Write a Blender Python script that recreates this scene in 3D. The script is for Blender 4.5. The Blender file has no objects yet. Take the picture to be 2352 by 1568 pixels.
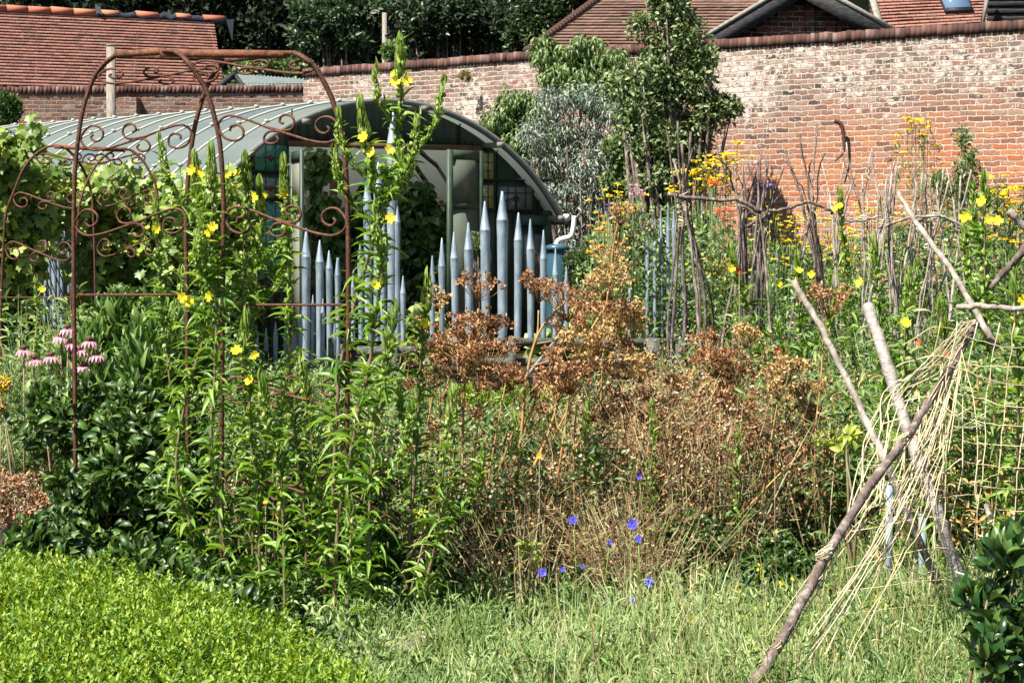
import bpy, math, random
import numpy as np
from mathutils import Vector
R = math.radians
rng = np.random.default_rng(7); random.seed(7)
SC = bpy.context.scene; COL = SC.collection
# ------------------------------------------------------------------ camera, sky, sun
F = 5030.0; EYE = 1.8; HY = 500.0; CX = 1176.0
cam = bpy.data.cameras.new('camera'); camo = bpy.data.objects.new('camera', cam); COL.objects.link(camo)
cam.sensor_width = 36; cam.lens = 36*F/2352; cam.shift_y = -(784-HY)/2352
cam.clip_start = 0.1; cam.clip_end = 1000
camo.location = (0, 0, EYE); camo.rotation_euler = (R(90), 0, 0); SC.camera = camo
SUN_EL = R(56); az = Vector((-0.75, -0.66))
S = Vector((az.x*math.cos(SUN_EL), az.y*math.cos(SUN_EL), math.sin(SUN_EL))).normalized()
world = bpy.data.worlds.new('World'); SC.world = world; world.use_nodes = True
nt = world.node_tree; bg = nt.nodes['Background']
sky = nt.nodes.new('ShaderNodeTexSky'); sky.sky_type = 'NISHITA'; sky.sun_disc = False
sky.sun_elevation = SUN_EL; sky.sun_rotation = math.atan2(S.x, S.y)
nt.links.new(sky.outputs[0], bg.inputs[0]); bg.inputs[1].default_value = 0.05
sl = bpy.data.lights.new('sun', 'SUN'); sl.energy = 5.0; sl.angle = R(0.5); sl.color = (1, 0.95, 0.86)
so = bpy.data.objects.new('sun', sl); COL.objects.link(so); so.rotation_euler = (-S).to_track_quat('-Z', 'Y').to_euler()
so.location = (-10, -10, 20)
SC.view_settings.view_transform = 'Standard'; SC.view_settings.look = 'None'; SC.view_settings.exposure = 1.3
SC.cycles.max_bounces = 6; SC.cycles.diffuse_bounces = 1; SC.cycles.transmission_bounces = 4; SC.cycles.glossy_bounces = 2

# ------------------------------------------------------------------ helpers
def W(x, y, d): return np.array([(x-CX)*d/F, d, EYE+(HY-y)*d/F])
def unit(a): return a/np.maximum(np.linalg.norm(a, axis=-1, keepdims=True), 1e-9)
ORG = {}
def setp(o, label=None, cat=None, group=None, kind=None):
    if label: o['label'] = label
    if cat: o['category'] = cat
    if group: o['group'] = group
    if kind: o['kind'] = kind
def thing(name, label, cat, loc=(0, 0, 0), group=None):
    o = bpy.data.objects.new(name, None); COL.objects.link(o); o.location = tuple(float(v) for v in loc)
    o.empty_display_size = 0.1
    setp(o, label, cat, group); ORG[o.name] = np.array([float(v) for v in loc]); return o
class MB:
    def __init__(s): s.v = []; s.r = []; s.f = []; s.m = []; s.n = 0; s.uv = []
    def add(s, v, faces, mi=0, r=None, uv=None):
        v = np.asarray(v, float).reshape(-1, 3); k = len(v)
        s.v.append(v); s.r.append(np.full(k, rng.random()) if r is None else np.broadcast_to(r, (k,)).astype(float))
        s.uv.append(np.zeros((k, 2)) if uv is None else np.asarray(uv, float))
        if isinstance(faces, np.ndarray): faces = [faces]
        if isinstance(faces, list) and len(faces) and not isinstance(faces[0], np.ndarray):
            by = {}
            for f in faces: by.setdefault(len(f), []).append(f)
            faces = [np.array(b) for b in by.values()]
        for fa in faces:
            s.f.append(fa+s.n); s.m.append(np.broadcast_to(mi, (len(fa),)))
        s.n += k
    def build(s, name, mats, parent=None, smooth=False):
        V = np.concatenate(s.v) if s.v else np.zeros((0, 3))
        if parent is not None: V = V-ORG[parent.name]
        me = bpy.data.meshes.new(name); me.vertices.add(len(V)); me.vertices.foreach_set('co', V.ravel())
        lp = np.concatenate([f.ravel() for f in s.f]); cnt = np.concatenate([np.full(len(f), f.shape[1]) for f in s.f])
        me.loops.add(len(lp)); me.loops.foreach_set('vertex_index', lp.astype(np.int32))
        me.polygons.add(len(cnt)); st = np.concatenate([[0], np.cumsum(cnt)[:-1]])
        me.polygons.foreach_set('loop_start', st.astype(np.int32)); me.polygons.foreach_set('loop_total', cnt.astype(np.int32))
        me.polygons.foreach_set('material_index', np.concatenate(s.m).astype(np.int32))
        if smooth: me.polygons.foreach_set('use_smooth', np.ones(len(cnt), bool))
        at = me.attributes.new('rnd', 'FLOAT', 'POINT'); at.data.foreach_set('value', np.concatenate(s.r).astype(np.float32))
        ul = me.uv_layers.new(name='UVMap'); ul.data.foreach_set('uv', np.concatenate(s.uv)[lp].ravel().astype(np.float32))
        for m in (mats if isinstance(mats, (list, tuple)) else [mats]): me.materials.append(m)
        me.update(); me.validate()
        o = bpy.data.objects.new(name, me); COL.objects.link(o)
        if parent is not None: o.parent = parent; ORG[o.name] = ORG[parent.name]
        else: ORG[o.name] = np.zeros(3)
        return o
    # box from centre, axes (rows), half sizes
    def box(s, c, h, ax=None, mi=0, r=None):
        c = np.asarray(c, float); A = np.eye(3) if ax is None else np.asarray(ax, float)
        q = np.array([[i, j, k] for i in (-1, 1) for j in (-1, 1) for k in (-1, 1)], float)*np.asarray(h, float)
        s.add(c+q@A, [(0, 1, 3, 2), (4, 6, 7, 5), (0, 4, 5, 1), (2, 3, 7, 6), (0, 2, 6, 4), (1, 5, 7, 3)], mi, r)
    def beam(s, a, b, w, t, up=(0, 0, 1), mi=0, r=None):
        a = np.asarray(a, float); b = np.asarray(b, float); y = unit(b-a); x = unit(np.cross(y, np.asarray(up, float))); z = np.cross(x, y)
        s.box((a+b)/2, (w/2, np.linalg.norm(b-a)/2, t/2), np.array([x, y, z]), mi, r)
    def tube(s, pts, rad, sides=6, mi=0, r=None, cap=True, rot=0):
        P = np.asarray(pts, float); n = len(P); rad = np.broadcast_to(rad, (n,)).astype(float)
        T = unit(np.gradient(P, axis=0)); ref = np.array([0.31, 0.12, 0.94]) if abs(T[:, 2]).mean() < 0.8 else np.array([0.9, 0.4, 0.1])
        X = unit(np.cross(T, ref)); Y = np.cross(T, X)
        a = np.arange(sides)*2*np.pi/sides+rot
        V = P[:, None]+rad[:, None, None]*(np.cos(a)[None, :, None]*X[:, None]+np.sin(a)[None, :, None]*Y[:, None])
        i = np.arange(n-1)[:, None]*sides; j = np.arange(sides)[None]; k = (j+1) % sides
        fa = np.stack([i+j, i+k, i+sides+k, i+sides+j], -1).reshape(-1, 4)
        fs = [fa]
        if cap: fs.append(np.array([list(range(sides))[::-1], [(n-1)*sides+q for q in range(sides)]]))
        L = np.concatenate([[0], np.cumsum(np.linalg.norm(np.diff(P, axis=0), axis=1))])
        uv = np.stack(np.broadcast_arrays(j/sides, L[:, None]), -1).reshape(-1, 2)
        s.add(V.reshape(-1, 3), fs, mi, r, uv)
    def lathe(s, c, prof, sides=16, mi=0, r=None):
        a = np.arange(sides)*2*np.pi/sides; n = len(prof)
        V = np.array([[c[0]+p[0]*math.cos(t), c[1]+p[0]*math.sin(t), c[2]+p[1]] for p in prof for t in a])
        i = np.arange(n-1)[:, None]*sides; j = np.arange(sides)[None]; k = (j+1) % sides
        fs = [np.stack([i+j, i+k, i+sides+k, i+sides+j], -1).reshape(-1, 4), np.array([list(range(sides))[::-1], [(n-1)*sides+q for q in range(sides)]])]
        s.add(V, fs, mi, r)
# leaf templates: x across, y along, z normal
def T_lance(w=(0.0, .75, 1, .62, 0.0), arch=.12, fold=.10, ys=(0, .2, .45, .75, 1)):
    v = []; n = len(ys)
    for yy, ww in zip(ys, w):
        z = arch*(1-(2*yy-.7)**2)-arch*.5
        v += [(-ww/2, yy, z+fold*ww), (0, yy, z), (ww/2, yy, z+fold*ww)]
    f = []
    for i in range(n-1):
        a = 3*i; f += [(a, a+1, a+4, a+3), (a+1, a+2, a+5, a+4)]
    return np.array(v, float), np.array(f)
TL = {
 'oval': (np.array([(0, 0, 0), (-.5, .5, .14), (0, 1, 0), (.5, .5, .14)], float), np.array([(0, 3, 2), (0, 2, 1)])),
 'lance': T_lance(), 'droop': T_lance(arch=.38),
 'broad': T_lance((0, .95, 1, .6, 0), .15, .12, (0, .25, .5, .78, 1)),
 'blade': (np.array([(-.5, 0, 0), (.5, 0, 0), (-.42, .4, .03), (.42, .4, .03), (-.3, .75, -.06), (.3, .75, -.06), (0, 1, -.2)], float), [np.array([(0, 1, 3, 2), (2, 3, 5, 4)]), np.array([(4, 5, 6)])]),
 'chip': (np.array([(-.5, 0, 0), (.5, .1, .1), (.4, 1, 0), (-.4, .9, .12)], float), np.array([(0, 1, 2, 3)])),
}
_a = np.radians([-90, -62, -35, -12, 14, 38, 62, 90, 118, 142, 166, 192, 215, 242]); _r = np.array([.12, .44, .36, .56, .38, .55, .42, .66, .42, .55, .38, .56, .36, .44])
_v = [(0, .45, -.06)]+[(r_*math.cos(a_), .45+r_*math.sin(a_)*.95, .05*math.sin(3*a_)) for a_, r_ in zip(_a, _r)]
TL['vine'] = (np.array(_v, float), np.array([(0, i+1, (i+1) % 14+1) for i in range(14)]))
_o = [(0, 0, 0)]+[(.5*math.cos(t), .5+.5*math.sin(t), .05) for t in np.arange(8)*math.pi/4]
TL['disc'] = (np.array([(0, .5, -.05)]+_o[1:], float), np.array([(0, i+1, (i+1) % 8+1) for i in range(8)]))
_oc = np.array([(0, 0, 0), (.5, .5, 0), (0, .5, .5), (-.5, .5, 0), (0, .5, -.5), (0, 1, 0)], float)
TL['pod'] = (_oc, np.array([(0, 2, 1), (0, 3, 2), (0, 4, 3), (0, 1, 4), (5, 1, 2), (5, 2, 3), (5, 3, 4), (5, 4, 1)]))
def leaves(mb, pos, dr, nm, L, Wd, t='oval', mi=0, r=None):
    tv, tf = TL[t]; pos = np.asarray(pos, float); N = len(pos)
    if N == 0: return
    y = unit(np.asarray(dr, float)); x = np.cross(y, np.asarray(nm, float)); bad = np.linalg.norm(x, axis=1) < 1e-3
    x[bad] = np.cross(y[bad], [0.3, .5, .8]); x = unit(x); z = np.cross(x, y)
    L = np.broadcast_to(L, (N,)); Wd = np.broadcast_to(Wd, (N,))
    V = pos[:, None]+tv[None, :, 0, None]*(x*Wd[:, None])[:, None]+tv[None, :, 1, None]*(y*L[:, None])[:, None]+tv[None, :, 2, None]*(z*L[:, None])[:, None]
    k = len(tv); off = (np.arange(N)*k)[:, None, None]
    tfs = tf if isinstance(tf, list) else [tf]
    rr = rng.random(N) if r is None else r
    n0 = mb.n; mb.v.append(V.reshape(-1, 3)); mb.r.append(np.repeat(rr, k)); mb.uv.append(np.tile(tv[:, :2], (N, 1)))
    for f in tfs:
        fa = (f[None]+off).reshape(-1, f.shape[1])+n0; mb.f.append(fa)
        mb.m.append(np.repeat(mi, len(f)) if np.ndim(mi) else np.full(len(fa), mi))
    mb.n += N*k
def rdir(n): return unit(rng.normal(size=(n, 3)))
def catmull(p, m=6):
    p = np.asarray(p, float); q = np.vstack([2*p[0]-p[1], p, 2*p[-1]-p[-2]]); out = []
    for i in range(1, len(q)-2):
        for t in np.arange(m)/m:
            a, b, c, d_ = q[i-1], q[i], q[i+1], q[i+2]
            out.append(.5*(2*b+(c-a)*t+(2*a-5*b+4*c-d_)*t*t+(3*b-a-3*c+d_)*t**3))
    out.append(q[-2]); return np.array(out)
def pxcurve(pts, d, m=6):   # pts (x,y) or (x,y,d)
    return catmull([W(p[0], p[1], p[2] if len(p) > 2 else d) for p in pts], m)
def clumps(blobs, n, sub=10, spread=.34, subw=1.0):
    """blobs: (x,y,rx,ry,d[,depthradius m]) pixels; returns pos,out dirs"""
    C = []; RR = []
    for b in blobs:
        c = W(b[0], b[1], b[4]); rx = b[2]*b[4]/F; rz = b[3]*b[4]/F; ry = b[5] if len(b) > 5 else min(rx, rz)
        k = max(4, int(sub*max(1, rx*rz/.15) ** .6)); u = rdir(k); rad = rng.random((k, 1))**.45
        C.append(c+u*rad*np.array([rx, ry, rz])*.85); RR.append(np.full(k, spread*(rx*ry*rz)**(1/3))*(.6+.7*rng.random(k)))
    C = np.concatenate(C); RR = np.concatenate(RR); w = RR**2; i = rng.choice(len(C), n, p=w/w.sum())
    u = rdir(n); pos = C[i]+u*(RR[i]*(.35+.75*rng.random(n)**.6))[:, None]
    return pos, u, i
# ------------------------------------------------------------------ materials
MATS = {}
def newmat(name):
    m = bpy.data.materials.new(name); m.use_nodes = True; MATS[name] = m; t = m.node_tree; return m, t, t.nodes['Principled BSDF']
def ramp(t, cols, pos=None, inter='LINEAR'):
    n = t.nodes.new('ShaderNodeValToRGB'); n.color_ramp.interpolation = inter; e = n.color_ramp.elements
    pos = pos or [i/(len(cols)-1) for i in range(len(cols))]
    while len(e) < len(cols): e.new(.5)
    for k, (c, p) in enumerate(zip(cols, pos)): e[k].position = p; e[k].color = (*c, 1)
    return n
LK = .9
def leafmat(name, cols, trans=.3, rough=.42, spec=.5, pos=None):
    if 'brick' not in name and 'ridge' not in name and 'petal' not in name and 'twine' not in name: cols = [tuple(c*LK for c in q) for q in cols]
    trans *= .75
    m, t, b = newmat(name); a = t.nodes.new('ShaderNodeAttribute'); a.attribute_name = 'rnd'
    r = ramp(t, cols, pos); t.links.new(a.outputs['Fac'], r.inputs[0])
    t.links.new(r.outputs[0], b.inputs['Base Color']); b.inputs['Roughness'].default_value = rough; b.inputs['Specular IOR Level'].default_value = spec
    if trans > 0:
        tr = t.nodes.new('ShaderNodeBsdfTranslucent'); mx = t.nodes.new('ShaderNodeMixShader'); mx.inputs[0].default_value = trans
        hs = t.nodes.new('ShaderNodeHueSaturation'); hs.inputs['Hue'].default_value = .485; hs.inputs['Saturation'].default_value = 1.1; hs.inputs['Value'].default_value = 1.5
        t.links.new(r.outputs[0], hs.inputs['Color']); t.links.new(hs.outputs[0], tr.inputs[0])
        t.links.new(b.outputs[0], mx.inputs[1]); t.links.new(tr.outputs[0], mx.inputs[2]); t.links.new(mx.outputs[0], t.nodes['Material Output'].inputs[0])
    return m
def noisemat(name, cols, scale=8, rough=.7, metal=0, spec=.4, bump=.0, stretch=(1, 1, 1), pos=None, detail=6, bscale=None):
    m, t, b = newmat(name); g = t.nodes.new('ShaderNodeTexCoord'); mp = t.nodes.new('ShaderNodeMapping'); mp.inputs['Scale'].default_value = stretch
    n = t.nodes.new('ShaderNodeTexNoise'); n.inputs['Scale'].default_value = scale; n.inputs['Detail'].default_value = detail; n.inputs['Roughness'].default_value = .65
    t.links.new(g.outputs['Object'], mp.inputs[0]); t.links.new(mp.outputs[0], n.inputs['Vector'])
    r = ramp(t, cols, pos or [.3+.4*i/(len(cols)-1) for i in range(len(cols))]); t.links.new(n.outputs[0], r.inputs[0]); t.links.new(r.outputs[0], b.inputs['Base Color'])
    b.inputs['Roughness'].default_value = rough; b.inputs['Metallic'].default_value = metal; b.inputs['Specular IOR Level'].default_value = spec
    if bump:
        n2 = t.nodes.new('ShaderNodeTexNoise'); n2.inputs['Scale'].default_value = bscale or scale*3; n2.inputs['Detail'].default_value = 4; t.links.new(mp.outputs[0], n2.inputs['Vector'])
        bp = t.nodes.new('ShaderNodeBump'); bp.inputs['Strength'].default_value = bump; bp.inputs['Distance'].default_value = .02
        t.links.new(n2.outputs[0], bp.inputs['Height']); t.links.new(bp.outputs[0], b.inputs['Normal'])
    return m
def flat(name, col, rough=.6, metal=0, spec=.4):
    m, t, b = newmat(name); b.inputs['Base Color'].default_value = (*col, 1); b.inputs['Roughness'].default_value = rough; b.inputs['Metallic'].default_value = metal; b.inputs['Specular IOR Level'].default_value = spec; return m
def brickmat(name, tones, mortar, patch=None, lime=(.62, .57, .50), limeamt=.5, w=.225, h=.075, bump=.9, lower=None):
    """UV in metres. Every brick gets its own tone; patches of lime and lichen vary over the wall."""
    m, t, b = newmat(name); L = t.links.new; uv = t.nodes.new('ShaderNodeUVMap')
    nz = t.nodes.new('ShaderNodeTexNoise'); nz.inputs['Scale'].default_value = 9; nz.inputs['Detail'].default_value = 3; L(uv.outputs[0], nz.inputs['Vector'])
    sub = t.nodes.new('ShaderNodeVectorMath'); sub.operation = 'SUBTRACT'; sub.inputs[1].default_value = (.5, .5, .5); L(nz.outputs['Color'], sub.inputs[0])
    sc = t.nodes.new('ShaderNodeVectorMath'); sc.operation = 'SCALE'; sc.inputs['Scale'].default_value = .062; L(sub.outputs[0], sc.inputs[0])
    ad = t.nodes.new('ShaderNodeVectorMath'); ad.operation = 'ADD'; L(uv.outputs[0], ad.inputs[0]); L(sc.outputs[0], ad.inputs[1])
    br = t.nodes.new('ShaderNodeTexBrick'); br.inputs['Scale'].default_value = 1; br.inputs['Brick Width'].default_value = w; br.inputs['Row Height'].default_value = h
    br.inputs['Mortar Size'].default_value = .011; br.inputs['Mortar Smooth'].default_value = .4; br.inputs['Color1'].default_value = (0, 0, 0, 1); br.inputs['Color2'].default_value = (1, 1, 1, 1); br.inputs['Mortar'].default_value = (.5, .5, .5, 1)
    L(ad.outputs[0], br.inputs['Vector'])
    rp = ramp(t, tones); L(br.outputs['Color'], rp.inputs[0]); col = rp.outputs[0]
    sepuv = t.nodes.new('ShaderNodeSeparateXYZ'); L(uv.outputs[0], sepuv.inputs[0])
    n1 = t.nodes.new('ShaderNodeTexNoise'); n1.inputs['Scale'].default_value = .55; n1.inputs['Detail'].default_value = 5; L(uv.outputs[0], n1.inputs['Vector'])
    def mix(a, bcol, fac, blend='MIX'):
        mx = t.nodes.new('ShaderNodeMix'); mx.data_type = 'RGBA'; mx.blend_type = blend
        L(fac, mx.inputs[0])
        if isinstance(a, tuple): mx.inputs[6].default_value = (*a, 1)
        else: L(a, mx.inputs[6])
        if isinstance(bcol, tuple): mx.inputs[7].default_value = (*bcol, 1)
        else: L(bcol, mx.inputs[7])
        return mx.outputs[2]
    def mth(op, a, c):
        n = t.nodes.new('ShaderNodeMath'); n.operation = op; n.use_clamp = op in ('MULTIPLY_ADD',)
        for k, q in enumerate((a, c)):
            if isinstance(q, (int, float)): n.inputs[k].default_value = q
            else: L(q, n.inputs[k])
        return n.outputs[0]
    if lower:   # brighter orange bricks in the lower part of the wall (v < z)
        mr = t.nodes.new('ShaderNodeMapRange'); v = mth('ADD', sepuv.outputs[1], mth('MULTIPLY', n1.outputs[0], 2.2)); L(v, mr.inputs[0])
        mr.inputs[1].default_value = lower[1]-.5; mr.inputs[2].default_value = lower[1]+.7; mr.inputs[3].default_value = 1; mr.inputs[4].default_value = 0
        rp2 = ramp(t, lower[0]); L(br.outputs['Color'], rp2.inputs[0]); col = mix(col, rp2.outputs[0], mr.outputs[0])
    # lime / lichen speckle
    n2 = t.nodes.new('ShaderNodeTexNoise'); n2.inputs['Scale'].default_value = 9; n2.inputs['Detail'].default_value = 8; n2.inputs['Roughness'].default_value = .75; L(uv.outputs[0], n2.inputs['Vector'])
    n3 = t.nodes.new('ShaderNodeTexNoise'); n3.inputs['Scale'].default_value = .9; n3.inputs['Detail'].default_value = 4; L(ad.outputs[0], n3.inputs['Vector'])
    f = mth('ADD', n2.outputs[0], mth('MULTIPLY', mth('SUBTRACT', n3.outputs[0], .5), .55))
    if lower: f = mth('SUBTRACT', f, mth('MULTIPLY', mr.outputs[0], .10))
    rl = ramp(t, [(0, 0, 0), (1, 1, 1)], [.66-.22*limeamt, .73-.22*limeamt]); L(f, rl.inputs[0])
    col = mix(col, lime, rl.outputs[0])
    n4 = t.nodes.new('ShaderNodeTexNoise'); n4.inputs['Scale'].default_value = 5; n4.inputs['Detail'].default_value = 9; n4.inputs['Roughness'].default_value = .8; L(ad.outputs[0], n4.inputs['Vector'])
    rd = ramp(t, [(0, 0, 0), (1, 1, 1)], [.56, .68]); L(n4.outputs[0], rd.inputs[0]); col = mix(col, (.09, .075, .065), mth('MULTIPLY', rd.outputs[0], .75))
    col = mix(col, mortar, br.outputs['Fac']); L(col, b.inputs['Base Color'])
    b.inputs['Roughness'].default_value = .9; b.inputs['Specular IOR Level'].default_value = .2
    hgt = mth('ADD', mth('MULTIPLY', mth('SUBTRACT', 1, br.outputs['Fac']), .9), mth('MULTIPLY', n2.outputs[0], .9))
    bp = t.nodes.new('ShaderNodeBump'); bp.inputs['Strength'].default_value = bump; bp.inputs['Distance'].default_value = .03; L(hgt, bp.inputs['Height']); L(bp.outputs[0], b.inputs['Normal'])
    return m
M = {}
M['wall'] = brickmat('wall_brick', [(.045, .04, .038), (.17, .115, .095), (.24, .15, .12), (.27, .20, .165), (.14, .10, .09), (.24, .12, .085), (.33, .27, .23)], (.46, .385, .31), lime=(.50, .45, .40), limeamt=.62,
                     lower=([(.22, .10, .07), (.38, .12, .05), (.44, .16, .065), (.33, .13, .08), (.48, .20, .08), (.28, .14, .10)], 3.95))
M['wall2'] = brickmat('old_wall_brick', [(.10, .055, .045), (.20, .10, .075), (.26, .12, .08), (.16, .11, .09), (.30, .22, .18)], (.34, .28, .22), limeamt=.35)
M['gbrick'] = brickmat('gable_brick', [(.10, .04, .03), (.26, .09, .055), (.32, .11, .07), (.05, .04, .04)], (.50, .42, .32), limeamt=-.2, h=.085)
M['cap'] = leafmat('coping_brick', [(.05, .03, .026), (.095, .046, .037), (.13, .065, .05), (.19, .13, .11)], 0, .9, .2)
def tilemat(name, cols):
    m, t, b = newmat(name); L = t.links.new; uv = t.nodes.new('ShaderNodeUVMap')
    br = t.nodes.new('ShaderNodeTexBrick'); br.inputs['Scale'].default_value = 1; br.inputs['Brick Width'].default_value = .17; br.inputs['Row Height'].default_value = .1
    br.inputs['Mortar Size'].default_value = .004; br.inputs['Color1'].default_value = (0, 0, 0, 1); br.inputs['Color2'].default_value = (1, 1, 1, 1); br.inputs['Mortar'].default_value = (.5, .5, .5, 1)
    L(uv.outputs[0], br.inputs['Vector']); n = t.nodes.new('ShaderNodeTexNoise'); n.inputs['Scale'].default_value = .8; n.inputs['Detail'].default_value = 7; n.inputs['Roughness'].default_value = .7; L(uv.outputs[0], n.inputs['Vector'])
    ma = t.nodes.new('ShaderNodeMath'); ma.operation = 'MULTIPLY_ADD'; ma.inputs[1].default_value = .4; L(br.outputs['Color'], ma.inputs[0])
    m2 = t.nodes.new('ShaderNodeMath'); m2.operation = 'MULTIPLY'; m2.inputs[1].default_value = .75; L(n.outputs[0], m2.inputs[0]); L(m2.outputs[0], ma.inputs[2])
    rp = ramp(t, cols, [.2+.6*i/(len(cols)-1) for i in range(len(cols))]); L(ma.outputs[0], rp.inputs[0])
    mx = t.nodes.new('ShaderNodeMix'); mx.data_type = 'RGBA'; L(br.outputs['Fac'], mx.inputs[0]); L(rp.outputs[0], mx.inputs[6]); mx.inputs[7].default_value = (.05, .025, .02, 1)
    L(mx.outputs[2], b.inputs['Base Color']); b.inputs['Roughness'].default_value = .85; b.inputs['Specular IOR Level'].default_value = .2; return m
M['tile'] = tilemat('red_clay_tile', [(.11, .075, .062), (.18, .095, .075), (.27, .13, .10), (.33, .155, .115), (.29, .13, .10)])
M['tile2'] = tilemat('brown_clay_tile', [(.08, .052, .042), (.13, .078, .06), (.17, .10, .078), (.20, .12, .095)])
M['ridge'] = leafmat('ridge_tile', [(.36, .11, .065), (.42, .14, .085), (.42, .19, .10)], 0, .8, .2)
M['lead'] = flat('dark_membrane', (.025, .03, .04), .5)
M['rust'] = noisemat('rusty_iron', [(.045, .02, .016), (.10, .042, .026), (.18, .075, .04)], 40, .75, .15, .3, .25)
M['rust2'] = noisemat('rust_orange_iron', [(.07, .028, .018), (.15, .06, .03), (.24, .10, .05)], 25, .8, .1, .3, .25)
M['zinc'] = noisemat('zinc_sheet', [(.13, .175, .21), (.245, .31, .36), (.37, .44, .49)], 5, .5, .3, .5, .15, (3, 3, .8))
M['oldwood'] = noisemat('weathered_wood', [(.03, .035, .028), (.09, .10, .08), (.20, .20, .165)], 12, .85, 0, .2, .4, (1, 1, 6))
M['greywood'] = noisemat('grey_wood', [(.13, .11, .09), (.24, .21, .18), (.33, .30, .26)], 10, .85, 0, .2, .4, (6, 6, .6))
M['bark'] = noisemat('brown_bark', [(.05, .037, .032), (.14, .105, .088), (.34, .30, .26)], 22, .85, 0, .2, .5, (1, 1, .45))
M['barkpale'] = noisemat('pale_bark', [(.12, .09, .075), (.27, .23, .19), (.48, .44, .38)], 18, .8, 0, .25, .5, (1, 1, .5))
M['barkgrey'] = noisemat('silver_grey_bark', [(.14, .12, .105), (.28, .25, .22), (.42, .39, .36)], 30, .6, 0, .4, .35, (.6, .6, 1.5), pos=[.25, .5, .72])
M['twine'] = leafmat('jute_twine', [(.42, .34, .20), (.55, .46, .30), (.62, .54, .38)], 0, .9, .1)
M['dgreen'] = noisemat('dark_green_paint', [(.010, .020, .013), (.020, .038, .024), (.035, .06, .04)], 5, .5, 0, .4, .1, (1, 1, .5))
M['mgreen'] = noisemat('lit_green_paint', [(.022, .042, .026), (.038, .065, .04), (.055, .085, .055)], 6, .55, 0, .4, .1)  # lighter green: the door's sunlit tone put into the colour, shared with trim
M['palewood'] = flat('pale_painted_board', (.16, .17, .13), .6)
M['panel'] = noisemat('frosted_panel', [(.10, .12, .085), (.14, .16, .12)], 1.5, .35, 0, .5)
M['lintel'] = noisemat('raw_timber', [(.10, .055, .025), (.19, .11, .05)], 5, .8)
M['teal'] = flat('teal_glass', (.04, .20, .15), .15, 0, .8)
M['amber'] = flat('yellow_glass', (.34, .29, .09), .2, 0, .8)
M['clear'] = flat('pale_glass', (.16, .17, .15), .12, 0, .8)
M['redglass'] = flat('red_glass', (.16, .01, .015), .2)
M['grnglass'] = flat('green_glass', (.02, .12, .05), .2)
M['whitepl'] = flat('white_plastic', (.72, .74, .74), .35)
M['bluepl'] = flat('blue_plastic', (.03, .09, .125), .35)
M['terra'] = noisemat('terracotta', [(.14, .06, .045), (.25, .11, .08)], 12, .8)
M['black'] = noisemat('black_weathered_board', [(.012, .013, .014), (.03, .03, .032), (.08, .08, .075)], 9, .8, 0, .2, .3, (1, 1, 5))
M['verge'] = noisemat('mortar_verge', [(.16, .15, .12), (.32, .30, .25)], 14, .9)
M['glassdk'] = flat('skylight_glass', (.10, .16, .24), .05, 0, 1)
M['frame'] = flat('black_frame', (.015, .016, .018), .4)
M['corr'] = noisemat('corrugated_sheet', [(.10, .13, .12), (.17, .20, .19)], 3, .6)
M['soil'] = noisemat('garden_soil', [(.012, .010, .007), (.035, .028, .018), (.06, .05, .03)], 3, .95, 0, .1, .8)
M['dark_backdrop'] = noisemat('backdrop_near_black', [(.002, .004, .002), (.005, .008, .004)], 2, 1, 0, .02)  # almost black, so gaps between the trees read as deep shade
# polytunnel sheet
m, t, b = newmat('tunnel_sheet'); g = t.nodes.new('ShaderNodeUVMap'); n = t.nodes.new('ShaderNodeTexNoise'); n.inputs['Scale'].default_value = .9; n.inputs['Detail'].default_value = 5
mp = t.nodes.new('ShaderNodeMapping'); mp.inputs['Scale'].default_value = (1, .35, 1); t.links.new(g.outputs[0], mp.inputs[0]); t.links.new(mp.outputs[0], n.inputs['Vector'])
r_ = ramp(t, [(.13, .165, .16), (.19, .22, .20), (.22, .245, .15)], [.35, .5, .66]); t.links.new(n.outputs[0], r_.inputs[0]); t.links.new(r_.outputs[0], b.inputs['Base Color']); b.inputs['Roughness'].default_value = .35
tr = t.nodes.new('ShaderNodeBsdfTranslucent'); tr.inputs[0].default_value = (.4, .45, .4, 1); mx = t.nodes.new('ShaderNodeMixShader'); mx.inputs[0].default_value = .3
t.links.new(b.outputs[0], mx.inputs[1]); t.links.new(tr.outputs[0], mx.inputs[2]); t.links.new(mx.outputs[0], t.nodes['Material Output'].inputs[0]); M['sheet'] = m
# foliage
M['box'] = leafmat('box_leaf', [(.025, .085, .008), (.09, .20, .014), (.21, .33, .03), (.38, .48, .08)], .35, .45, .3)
M['prim'] = leafmat('primrose_leaf', [(.06, .15, .018), (.12, .25, .03), (.19, .34, .045), (.32, .46, .10)], .45, .42)
M['primstem'] = noisemat('primrose_stem', [(.13, .17, .06), (.20, .13, .085), (.26, .14, .10)], 2, .6)
M['primtop'] = leafmat('primrose_bud', [(.15, .28, .035), (.28, .42, .07), (.46, .55, .18)], .45)
M['yellow'] = leafmat('yellow_petal', [(.80, .66, .02), (.86, .76, .06)], .35, .6, .2)
M['vine'] = leafmat('vine_leaf', [(.075, .14, .022), (.13, .22, .035), (.20, .29, .05), (.34, .42, .12)], .4, .45)
M['pea'] = leafmat('pea_leaf', [(.03, .08, .012), (.06, .14, .022), (.11, .21, .035), (.27, .38, .11)], .35, .42, .4)
M['dkleaf'] = leafmat('dark_shrub_leaf', [(.018, .05, .008), (.04, .085, .014), (.075, .13, .024)], .25, .42, .4)
M['laurel'] = leafmat('laurel_leaf', [(.018, .055, .012), (.03, .085, .018), (.055, .12, .025), (.12, .2, .04)], .25, .28, .6)
M['peach'] = leafmat('peach_leaf', [(.05, .10, .022), (.085, .15, .035), (.13, .21, .05), (.26, .31, .12)], .35)
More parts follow.
